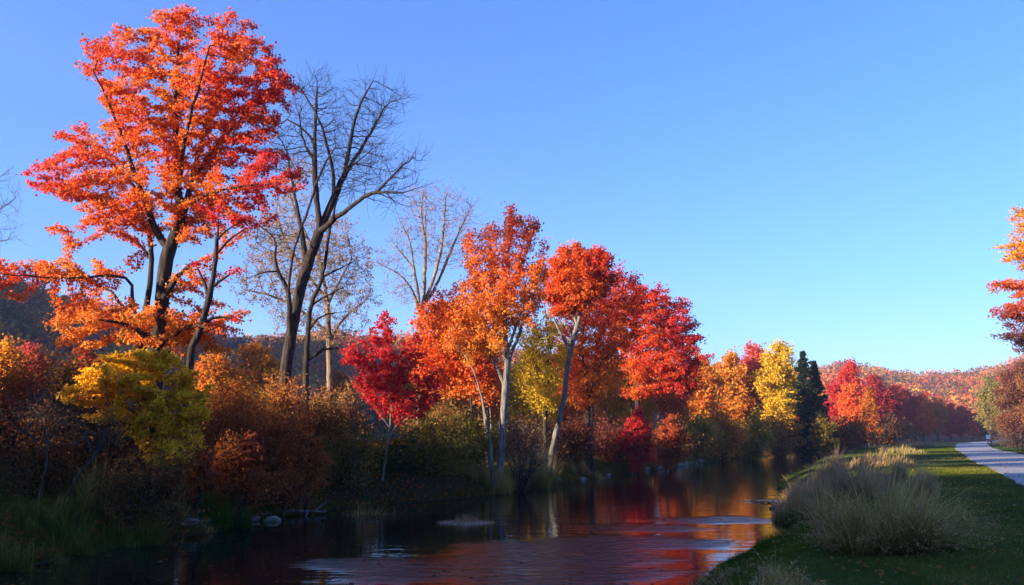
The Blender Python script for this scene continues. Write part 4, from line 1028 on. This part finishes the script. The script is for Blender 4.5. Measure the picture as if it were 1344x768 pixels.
gtree('dim orange maple sapling drooping over the stony shore', 322, 23.5, 562, 38, [(0.34, 0.12, 0.02), (0.45, 0.10, 0.02), (0.2, 0.05, 0.02)], seed=92, leaves=3600, ls=.085, clumps=50, name='maple_sapling', cat='sapling', flat=.4)
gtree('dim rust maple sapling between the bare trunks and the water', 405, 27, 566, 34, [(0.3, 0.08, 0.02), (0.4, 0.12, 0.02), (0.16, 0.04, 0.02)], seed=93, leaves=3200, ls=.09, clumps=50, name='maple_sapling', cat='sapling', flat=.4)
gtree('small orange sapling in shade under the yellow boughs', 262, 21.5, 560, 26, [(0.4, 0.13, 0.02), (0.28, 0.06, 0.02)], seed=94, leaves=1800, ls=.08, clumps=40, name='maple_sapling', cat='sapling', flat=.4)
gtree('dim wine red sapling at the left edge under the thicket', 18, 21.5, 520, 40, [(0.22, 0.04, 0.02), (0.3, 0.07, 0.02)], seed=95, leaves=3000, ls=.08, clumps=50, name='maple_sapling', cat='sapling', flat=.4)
HAZE = 0.0004
# ================================================================== UNDERGROWTH
# label, px, depth, width px, top row, palette, leaves, leaf size
SH = [
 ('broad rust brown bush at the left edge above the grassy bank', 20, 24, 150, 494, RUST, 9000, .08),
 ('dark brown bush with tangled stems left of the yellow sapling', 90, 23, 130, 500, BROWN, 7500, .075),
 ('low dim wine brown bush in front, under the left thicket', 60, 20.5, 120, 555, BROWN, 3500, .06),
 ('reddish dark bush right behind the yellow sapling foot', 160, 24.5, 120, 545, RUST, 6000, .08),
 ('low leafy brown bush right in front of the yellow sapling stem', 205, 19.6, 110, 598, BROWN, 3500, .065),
 ('golden orange bush catching the sun beside the bare trunks', 300, 28, 110, 496, [(0.5, 0.25, 0.03), (0.5, 0.13, 0.03), (0.45, 0.3, 0.05)], 10000, .085),
 ('rusty orange bush below the golden one', 330, 26.5, 120, 552, RUST, 8000, .075),
 ('amber bush at the foot of the bare trunks', 365, 31, 90, 514, [(0.4, 0.2, 0.03), (0.45, 0.13, 0.03)], 7000, .085),
 ('dim orange bush near the stony shore', 305, 23.5, 100, 590, RUST, 4500, .06),
 ('low rust bush over the waterline beside the pale log', 375, 26, 110, 596, RUST, 4500, .065),
 ('brown bush right of the bare trunks', 430, 33, 110, 542, BROWN, 7000, .085),
 ('dark olive bush left of the crimson maple stem', 455, 30, 100, 574, OLIVE, 5000, .075),
 ('sunlit tan bush top between bare trunks and crimson maple', 440, 39, 90, 518, [(0.36, 0.2, 0.07), (0.4, 0.14, 0.04)], 6000, .1),
 ('green brown bush right of the crimson maple stem', 560, 34, 110, 560, OLIVE, 6000, .085),
 ('dark green bush low behind the reeds', 520, 33, 80, 585, GREEN, 3800, .07),
 ('olive bush left of the two grey trunks', 610, 37, 90, 562, OLIVE, 6000, .09),
 ('gold tipped bush behind the crimson maple', 590, 46, 100, 545, [(0.35, 0.2, 0.04), (0.3, 0.12, 0.03)], 6500, .11),
 ('twiggy grey bush just right of the two grey trunks', 685, 37, 64, 552, [(0.2, 0.14, 0.1), (0.16, 0.1, 0.06)], 1300, .07),
 ('dark red bush behind the foot of the leaning trunk', 745, 49, 80, 560, [(0.24, 0.04, 0.02), (0.18, 0.06, 0.02)], 5500, .1),
 ('brown bush between the grey trunks and the leaning one', 690, 48, 100, 566, BROWN, 6000, .1),
 ('wine red bush under the broad red maple', 800, 54, 90, 570, [(0.28, 0.04, 0.03), (0.16, 0.05, 0.02)], 6000, .12),
 ('dark brown bush below the crimson dome', 850, 62, 110, 582, BROWN, 6000, .13),
 ('gold and olive bush at the right foot of the crimson dome', 915, 74, 60, 556, OLIVE[1:] + [(0.6, 0.34, 0.04)], 5500, .16),
 ('orange bush between the two gold and olive bushes', 948, 78, 54, 550, [(0.65, 0.25, 0.03), (0.5, 0.15, 0.02)], 5500, .17),
 ('olive gold bush under the pink topped tree', 982, 84, 56, 556, OLIVE[1:] + [(0.6, 0.34, 0.04)], 5500, .18),
 ('dark brown bush under the bright yellow tree', 1022, 90, 60, 558, [(0.3, 0.12, 0.03), (0.4, 0.22, 0.04)], 5000, .19),
 ('wine coloured bush beneath the spruces', 1062, 98, 56, 556, [(0.16, 0.04, 0.03), (0.2, 0.07, 0.03)], 5000, .2),
 ('brown bush below the flame shaped tree', 1110, 106, 70, 556, RUST, 5000, .22),
 ('dark bush right of the flame shaped tree', 1165, 130, 60, 556, BROWN, 4500, .26),
]
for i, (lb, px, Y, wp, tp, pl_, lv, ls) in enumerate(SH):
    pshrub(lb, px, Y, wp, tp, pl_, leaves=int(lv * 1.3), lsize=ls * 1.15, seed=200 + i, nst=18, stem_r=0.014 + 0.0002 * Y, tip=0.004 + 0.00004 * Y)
pshrub('dry purple brown hedge of twigs at the right of the path bend', 1334, 96, 50, 564, [(0.16, 0.08, 0.06), (0.22, 0.12, 0.07)], leaves=5000, lsize=.12, seed=290, nst=24)
pshrub('second dry hedge nearer the camera on the right edge', 1362, 84, 60, 562, [(0.16, 0.08, 0.06), (0.22, 0.12, 0.07)], leaves=5000, lsize=.11, seed=291, nst=24)

# small pale leafless saplings in the dim bank
def sap(label, px, Y, stems, seed, r=0.035, bl=None):
    tree('sapling', label, Y, stems=stems, blobs=bl or [], leaves=0, base_r=r, tip_r=0.004, step=0.12, clumps=26, per=6, csize=0.35, flat=1, depth=0.9, trop=0.1, infl=0.8, kill=0.18, seed=seed, leafless=True, bark=M_TWIG, cat='sapling', thin=0.012)
sap('pale leafless sapling in the dim left bank, left of the yellow tree', 60, 19.5, [[('g', 56), (60, 620), (62, 590), (70, 560), (85, 545)], [(62, 595), (40, 570), (20, 560)], [(62, 590), (58, 560), (45, 530)]], 301, bl=[(60, 550, 40, 24, 1)])
sap('slanting pale leafless sapling left of the yellow boughs', 110, 19.5, [[('g', 88), (100, 622), (118, 608), (128, 590), (142, 570)], [(120, 603), (118, 580), (108, 560)], [(128, 590), (140, 585), (158, 560)]], 302, bl=[(130, 570, 30, 22, 1)])
sap('thin pale upright stem farther left of the small crimson maple', 470, 29.5, [[('g', 468), (467, 590), (468, 550), (466, 510)], [(467, 570), (460, 540)]], 303, .025)
sap('thin pale stem standing closest to the small crimson maple, on its left', 476, 29.8, [[('g', 480), (477, 590), (478, 560), (475, 520)], [(478, 580), (484, 555)]], 304, .025)
sap('thin pale straight trunk in the wood behind the two grey trunks', 618, 47, [[('g', 618), (619, 560), (617, 500), (620, 470)]], 305, .07)
sap('slim white trunk in the wood left of the two grey trunks', 628, 46, [[('g', 631), (629, 560), (627, 510), (622, 470)]], 306, .08)

# ================================================================== GRASS CLUMPS
# near clump on the lawn and the big stand behind it
TUFTS = [
 # label, px, py(foot), w px, h px, n, palette, kw
 ('large round clump of tall dry grass standing on the lawn', 1163, 722, 150, 122, 4600, REED, dict(lean=1.05, bw=.011, seeds=.35, d=1.9, wind=(.25, 0))),
 ('smaller dry grass clump leaning right beside the large one', 1212, 700, 84, 84, 1700, REED, dict(lean=1.0, bw=.011, seeds=.3, wind=(.5, 0))),
 ('dry grass clump at the left of the large lawn clump', 1100, 700, 76, 80, 1700, REED, dict(lean=.9, bw=.011, seeds=.3)),
 ('tall tan grass stand overhanging the water edge', 1058, 674, 100, 72, 2800, STRAW, dict(lean=.4, bw=.014, seeds=.3)),
 ('tall tan grass stand in the middle of the back row', 1108, 658, 110, 68, 2800, STRAW, dict(lean=.4, bw=.015, seeds=.3)),
 ('tan grass stand at the right end of the back row', 1180, 655, 90, 54, 2600, STRAW, dict(lean=.4, bw=.015, seeds=.3)),
 ('feathery grass stand further back on the near bank', 1078, 640, 96, 52, 2600, STRAW, dict(lean=.4, bw=.02, seeds=.3)),
 ('feathery grass stand further back, right of the last', 1150, 634, 90, 42, 2400, STRAW, dict(lean=.4, bw=.02, seeds=.3)),
 ('dark green sedge fringe at the foot of the tall tan grass by the water', 1048, 684, 56, 34, 1500, MEAD, dict(lean=.5, bw=.012)),
 ('low feathery grass stand by the far bend of the near bank', 1110, 618, 70, 28, 1500, STRAW, dict(lean=.4, bw=.03)),
 ('low grass stand reaching towards the lit lawn strip', 1160, 611, 80, 26, 1500, STRAW, dict(lean=.4, bw=.03)),
 ('sunlit straw grass strip beside the lit lawn', 1180, 595, 62, 12, 1500, [(0.35, 0.25, 0.10), (0.45, 0.32, 0.14)], dict(lean=.3, bw=.04, d=5)),
 ('pale pinkish sunlit grass patch in front of the far trees', 1205, 586, 44, 9, 1300, [(0.35, 0.22, 0.13), (0.42, 0.26, 0.14)], dict(lean=.3, bw=.06, d=8)),
 ('wispy tan grass clump at the bottom edge of the picture', 1005, 790, 120, 80, 1500, REED, dict(lean=.7, bw=.008, seeds=.4, wind=(-.2, 0))),
 ('small wispy grass clump left of the bottom one, on the water edge', 945, 772, 80, 40, 1500, MEAD, dict(lean=.5, bw=.007, seeds=.2)),
 ('single wispy tuft alone on the lawn right of the bottom clump', 1075, 770, 30, 26, 240, REED, dict(lean=.5, bw=.006)),
]
for i, (lb, px, py, wp, hp, n, pl_, kw) in enumerate(TUFTS):
    ptuft(lb, px, py, wp, hp, n, pl_, seed=400 + i, **kw)
# far-bank clumps: (label, px, foot row, w, h, n, palette)
LT = [
 ('dim green sedge clump on the bank at the lower left corner', 20, 738, 120, 46, 1800, MEAD),
 ('dim green sedge clump drooping to the water, second from the left', 100, 716, 110, 44, 1800, MEAD),
 ('yellowish sedge clump on the left bank below the leafless sapling', 60, 690, 110, 56, 1800, MEAD),
 ('brown tall grass clump behind the sedge, left bank', 130, 668, 100, 70, 1800, REED),
 ('green tall sedge clump leaning over the water below the yellow tree', 190, 700, 110, 54, 2000, MEAD),
 ('fresh green sedge clump left of the stony shore', 285, 684, 80, 60, 2200, GR),
 ('mixed dry grass clump under the yellow tree', 220, 664, 100, 56, 1600, REED),
 ('reed clump with brown tips right of the pale log', 480, 650, 80, 44, 1600, REED),
 ('low reed clump next to the crimson maple foot', 540, 650, 60, 40, 1500, MEAD),
 ('upright reed clump left of the two grey trunks', 590, 651, 76, 52, 2200, REED),
 ('reed clump at the very foot of the two grey trunks', 640, 645, 60, 46, 1700, REED),
 ('tall dry reed clump right of the two grey trunks', 697, 640, 64, 78, 2600, REED),
 ('thin pale reed clump left of the leaning trunk foot', 715, 618, 40, 54, 900, STRAW),
 ('tan grass mound right of the leaning trunk foot', 760, 612, 66, 26, 1800, STRAW),
 ('tan grass mound in the middle of the far bank', 812, 609, 66, 24, 1800, STRAW),
 ('tan grass mound right of the middle one, before the crimson dome', 858, 606, 50, 20, 1500, STRAW),
 ('dark grass clump above the grey stones of the far bank', 912, 600, 60, 16, 1200, MEAD),
 ('straw grass clump lit at the top near the bend', 943, 593, 50, 14, 1200, STRAW),
 ('straw grass clump with bright tips under the bright yellow tree', 1015, 588, 46, 14, 1200, STRAW),
 ('grey brown grass clump right of the bright tipped one', 1055, 586, 46, 10, 1000, STRAW),
 ('grey brown grass clump under the flame shaped tree', 1110, 583, 60, 9, 1000, STRAW),
]
for i, (lb, px, py, wp, hp, n, pl_) in enumerate(LT):
    far_ = max(1.0, (px - 560) / 160) if px > 560 else 1.0
    ptuft(lb, px, py, wp, hp, n, pl_, seed=500 + i, lean=.42, bw=.011 * far_, segs=3, wind=(.3, -.25))
# grassy islet
def islet():
    c = P(612, 687, 1.0) - CAM; Y = -2.5 / c[2]; c = P(612, 687, Y)
    rng = np.random.default_rng(8)
    t = empty('grass_islet', (c[0], c[1], 0), 'small matted islet of dry grass in the dark water', 'islet')
    n = 900; a = rng.random(n) * 2 * PI; r = np.sqrt(rng.random(n)); B = np.stack([np.cos(a) * r * 0.85, np.sin(a) * r * 0.5, 0.03 * (1 - r)], 1)
    hh = np.where(r < .45, .34, .10) * (0.4 + 0.8 * rng.random(n))
    V, Fq, C = blades(B, hh, np.full(n, .012), rng.uniform(.3, 1.2, n), pal(STRAW, rng.random(n)), 3, rng)
    mesh_obj('blades', V, Fq, M_GRASS, t, cols=C)
    k = 20; a = np.linspace(0, 2 * PI, k, endpoint=False); ra = 1 + 0.15 * np.sin(3 * a) + 0.1 * rng.random(k)
    V = np.concatenate([np.stack([np.cos(a) * .9 * ra, np.sin(a) * .55 * ra, 0 * a - .05], 1), np.stack([np.cos(a) * .6 * ra, np.sin(a) * .36 * ra, 0 * a + .03], 1), [[0, 0, .05]]])
    q = np.stack([np.arange(k), (np.arange(k) + 1) % k, k + (np.arange(k) + 1) % k, k + np.arange(k)], 1); tr = np.stack([k + np.arange(k), k + (np.arange(k) + 1) % k, np.full(k, 2 * k)], 1)
    mesh_obj('mud', V, [q, tr], M_ROCK, t, smooth=True)
islet()

# ================================================================== GROUND COVER (stuff)
def cover(name, label, pts, H, W, palette, lean=.5, seed=1, segs=2, sc=.5):
    rng = np.random.default_rng(seed); n = len(pts)
    z = ground(pts[:, 0], pts[:, 1]); B = np.stack([pts[:, 0], pts[:, 1], z - .01], 1)
    nz = vnoise(pts[:, 0] * sc, pts[:, 1] * sc, seed=seed); nz2 = vnoise(pts[:, 0] * sc * 4, pts[:, 1] * sc * 4, seed=seed + 1)
    H = H * (0.5 + 0.8 * rng.random(n)) * (1 + .45 * nz + .25 * nz2)
    cl = pal(palette, .35 + .35 * nz + .25 * nz2 + rng.normal(size=n) * .14)
    V, Fq, C = blades(B, H, W, lean * (0.3 + 1.2 * rng.random(n)), cl, segs, rng)
    o = mesh_obj(name, V, Fq, M_GRASS, None, cols=C)
    return tag(o, label, 'grass', kind='stuff')
rc = np.random.default_rng(44)
def scatter_right(n, y0, y1, x1off, pw=1.0):
    y = y0 + (y1 - y0) * rc.random(n) ** pw
    a = xR(y) + 0.05; b = np.minimum(np.maximum(smooth_interp(PL, y), a + 1), y * 0.68 + 2)
    x = a + (b - a) * rc.random(n); return np.stack([x, y], 1)
LAWN = [(0.05, 0.065, 0.006), (0.08, 0.11, 0.009), (0.13, 0.15, 0.014), (0.32, 0.25, 0.07)]
p1 = scatter_right(150000, 7.5, 19, 0, 1.3); d1 = p1[:, 1]
p2 = scatter_right(110000, 18, 42, 0, 1.3)
p3 = scatter_right(60000, 40, 110, 0, 1.2)
pp = np.vstack([p1, p2, p3])
Wd = 0.0028 + 0.00028 * pp[:, 1]; Hh = 0.05 + 0.0006 * pp[:, 1]
# the mown lawn is short; a fringe by the water grows long
edge = np.exp(-np.maximum(pp[:, 0] - xR(pp[:, 1]), 0) / 0.55)
cover('lawn_grass', 'short mown green grass of the right bank', pp, Hh + 0.20 * edge, Wd, LAWN, seed=61, lean=.8, sc=.28)
# right of the path
y = 20 + 100 * rc.random(40000); x = np.interp(y, PRT[:, 1], PRT[:, 0]) + 0.1 + rc.random(40000) ** 1.3 * 14
cover('verge_grass', 'rough grass on the verge right of the path', np.stack([x, y], 1), 0.10 + .0006 * y + .25 * sstep(2, 8, x - np.interp(y, PRT[:, 1], PRT[:, 0])), .004 + .0003 * y, [(0.02, 0.05, 0.01), (0.05, 0.07, 0.02), (0.16, 0.11, 0.05)], seed=62)
# left bank
def scatter_left(n, y0, y1, wdt, pw=1.2):
    y = y0 + (y1 - y0) * rc.random(n) ** pw
    return np.stack([xL(y) - 0.05 - wdt * rc.random(n) ** 1.3, y], 1)
q1 = scatter_left(90000, 11, 26, 7); q2 = scatter_left(80000, 25, 60, 8); q3 = scatter_left(40000, 58, 130, 10)
qq = np.vstack([q1, q2, q3])
cover('bank_grass', 'long tangled grass covering the far river bank', qq, 0.20 + .0035 * qq[:, 1], .005 + .00026 * qq[:, 1], [(0.045, 0.06, 0.01), (0.09, 0.10, 0.015), (0.18, 0.14, 0.03), (0.32, 0.22, 0.08)], seed=63, lean=.7, segs=3, sc=.22)

# leaf litter on the far bank
q4 = scatter_left(26000, 14, 60, 14)
C = np.stack([q4[:, 0], q4[:, 1], ground(q4[:, 0], q4[:, 1]) + .03 + .1 * rc.random(len(q4))], 1)
V, Fq = leaf_mesh(C, .11, 1.4, rng=rc); cl = pal(RUST, rc.random(len(C)))
tag(mesh_obj('leaf_litter', V, Fq, M_LEAF, cols=np.repeat(cl, 4, 0)), 'fallen rust coloured leaves strewn over the far bank', 'leaf litter', kind='stuff')

# ================================================================== STONES, LOGS, DRIFT
def shore(y, off=0.0, side='L'):
    return (float(xL(np.array([y]))[0]) - off) if side == 'L' else float(xR(np.array([y]))[0]) + off
rk = np.random.default_rng(91)
spots = []
for i in range(12): y = 21.3 + 4.6 * (i + rk.random() * .6) / 12; spots.append((shore(y, rk.uniform(-.15, .7)), y, rk.uniform(.10, .26)))
for i in range(13): y = 57 + 16 * (i + rk.random() * .6) / 13; spots.append((shore(y, rk.uniform(-.1, .5)), y, rk.uniform(.22, .46)))
for i in range(5): y = 42 + 12 * (i + rk.random() * .6) / 5; spots.append((shore(y, rk.uniform(-.1, .4)), y, rk.uniform(.12, .25)))
order = ['first', 'second', 'third', 'fourth', 'fifth', 'sixth', 'seventh', 'eighth', 'ninth', 'tenth', 'eleventh', 'twelfth', 'thirteenth']
for i, (x, y, s) in enumerate(spots):
    if i < 12: lb, gp = 'dim grey stone near the pale log, %s from the left' % order[i], 'stones on the dim near left shore'
    elif i < 25: lb, gp = 'light grey stone of the far shore row, %s from the left' % order[i - 12], 'grey stones along the far shore'
    else: lb, gp = 'small stone on the green bank edge mid river, %s from the left' % order[i - 25], 'small stones on the middle bank edge'
    rock(lb, x, y, s, seed=600 + i, group=gp)
def pw(px, py, z=0.0):
    c = P(px, py, 1.0) - CAM; Y = (z - 2.5) / c[2]; return P(px, py, Y)
rb = pw(418, 650, .35); rock('rounded grey boulder on the shore left of the reeds', rb[0] - .1, rb[1], .36, seed=701, flat=.8)
rb = pw(358, 679, .1); rock('flat pale stone at the tip of the stony shore', rb[0], rb[1], .3, seed=702, flat=.5)
A = pw(345, 672, .16); B = pw(428, 671, .10); log('pale bare log lying along the stony shore', A, B, .06, 711)
A = pw(300, 620, .5) ; B = pw(372, 602, .9); log('thin pale branch lying among the rust bushes', A, B, .03, 712, name='fallen_branch', stubs=2)
A = pw(978, 657, .02); B = pw(1042, 662, .05); log('dark waterlogged branch floating beside the tall tan grass', A, B, .045, 713, name='driftwood', mat=M_BARK, stubs=0)
A = pw(1012, 668, .0); B = pw(1032, 664, .12); log('short mossy stump end poking out of the water', A, B, .08, 714, name='driftwood', mat=M_BARK, stubs=0)
# fallen leaves on the lawn and path
yl = 8 + 70 * rc.random(5000) ** 1.5; xl_ = xR(yl) + rc.random(5000) * (np.interp(yl, PRT[:, 1], PRT[:, 0]) + 2 - xR(yl))
C = np.stack([xl_, yl, ground(xl_, yl) + .065], 1); V, Fq = leaf_mesh(C, .07, 2.5, rng=rc)
tag(mesh_obj('fallen_leaves', V, Fq, M_LEAF, cols=np.repeat(pal([(.3, .08, .02), (.4, .2, .05), (.2, .1, .04)], rc.random(len(C))), 4, 0)), 'fallen leaves scattered over the lawn and path', 'leaves', kind='stuff')
# floating leaves
n = 700; yy = 13.5 + 25 * rc.random(n) ** 1.3; xx = xL(yy) + .3 + (xR(yy) - xL(yy) - .6) * rc.random(n)
C = np.stack([xx, yy, np.full(n, .012)], 1); V, Fq = leaf_mesh(C, .085, 40, rng=rc)
V[:, 2] = .008 + (V[:, 2] - .012) * .1
tag(mesh_obj('floating_leaves', V, Fq, M_LEAF, cols=np.repeat(pal(RUST + [(.4, .2, .05)], rc.random(n)), 4, 0)), 'few fallen leaves drifting on the dark water', 'leaves', kind='stuff')
# ---- small white marker at the end of the path
c = P(1296.5, 571, 150); g = gz(c[0], 150)
t = empty('marker_sign', (c[0], 150, g), 'small white sign board at the far end of the path', 'sign')
def box(name, x, y, z, m, parent, loc):
    V = np.array([[i, j, k] for i in (-x, x) for j in (-y, y) for k in (-z, z)]) + np.array(loc)
    return mesh_obj(name, V, np.array([[0, 1, 3, 2], [4, 6, 7, 5], [0, 4, 5, 1], [2, 3, 7, 6], [0, 2, 6, 4], [1, 5, 7, 3]]), m, parent)
m, nt_, out_ = new_mat('white_paint'); b_ = N(nt_, 'ShaderNodeBsdfPrincipled'); b_.inputs['Base Color'].default_value = (.8, .79, .76, 1); nt_.links.new(b_.outputs[0], out_.inputs[0])
box('board', .34, .02, .36, m, t, (0, 0, 1.15)); box('post', .05, .05, .4, M_PALE, t, (0, .08, .4))

# ------------------------------------------------------------------ air
if HAZE:
    x0, x1, y0, y1, z0, z1 = -640, 920, -320, 1290, -3.0, 120.0
    hz = box('haze', (x1 - x0) / 2, (y1 - y0) / 2, (z1 - z0) / 2, None, None, ((x0 + x1) / 2, (y0 + y1) / 2, (z0 + z1) / 2))
    mh, nth, outh = new_mat('haze'); pv = N(nth, 'ShaderNodeVolumePrincipled')
    pv.inputs['Color'].default_value = (0.82, 0.88, 1.0, 1); pv.inputs['Density'].default_value = HAZE; pv.inputs['Anisotropy'].default_value = 0.2
    nth.links.new(pv.outputs[0], outh.inputs['Volume']); hz.data.materials.append(mh)
    tag(hz, 'thin blue haze in the valley air', 'haze', kind='stuff')
    scn.cycles.volume_bounces = 0
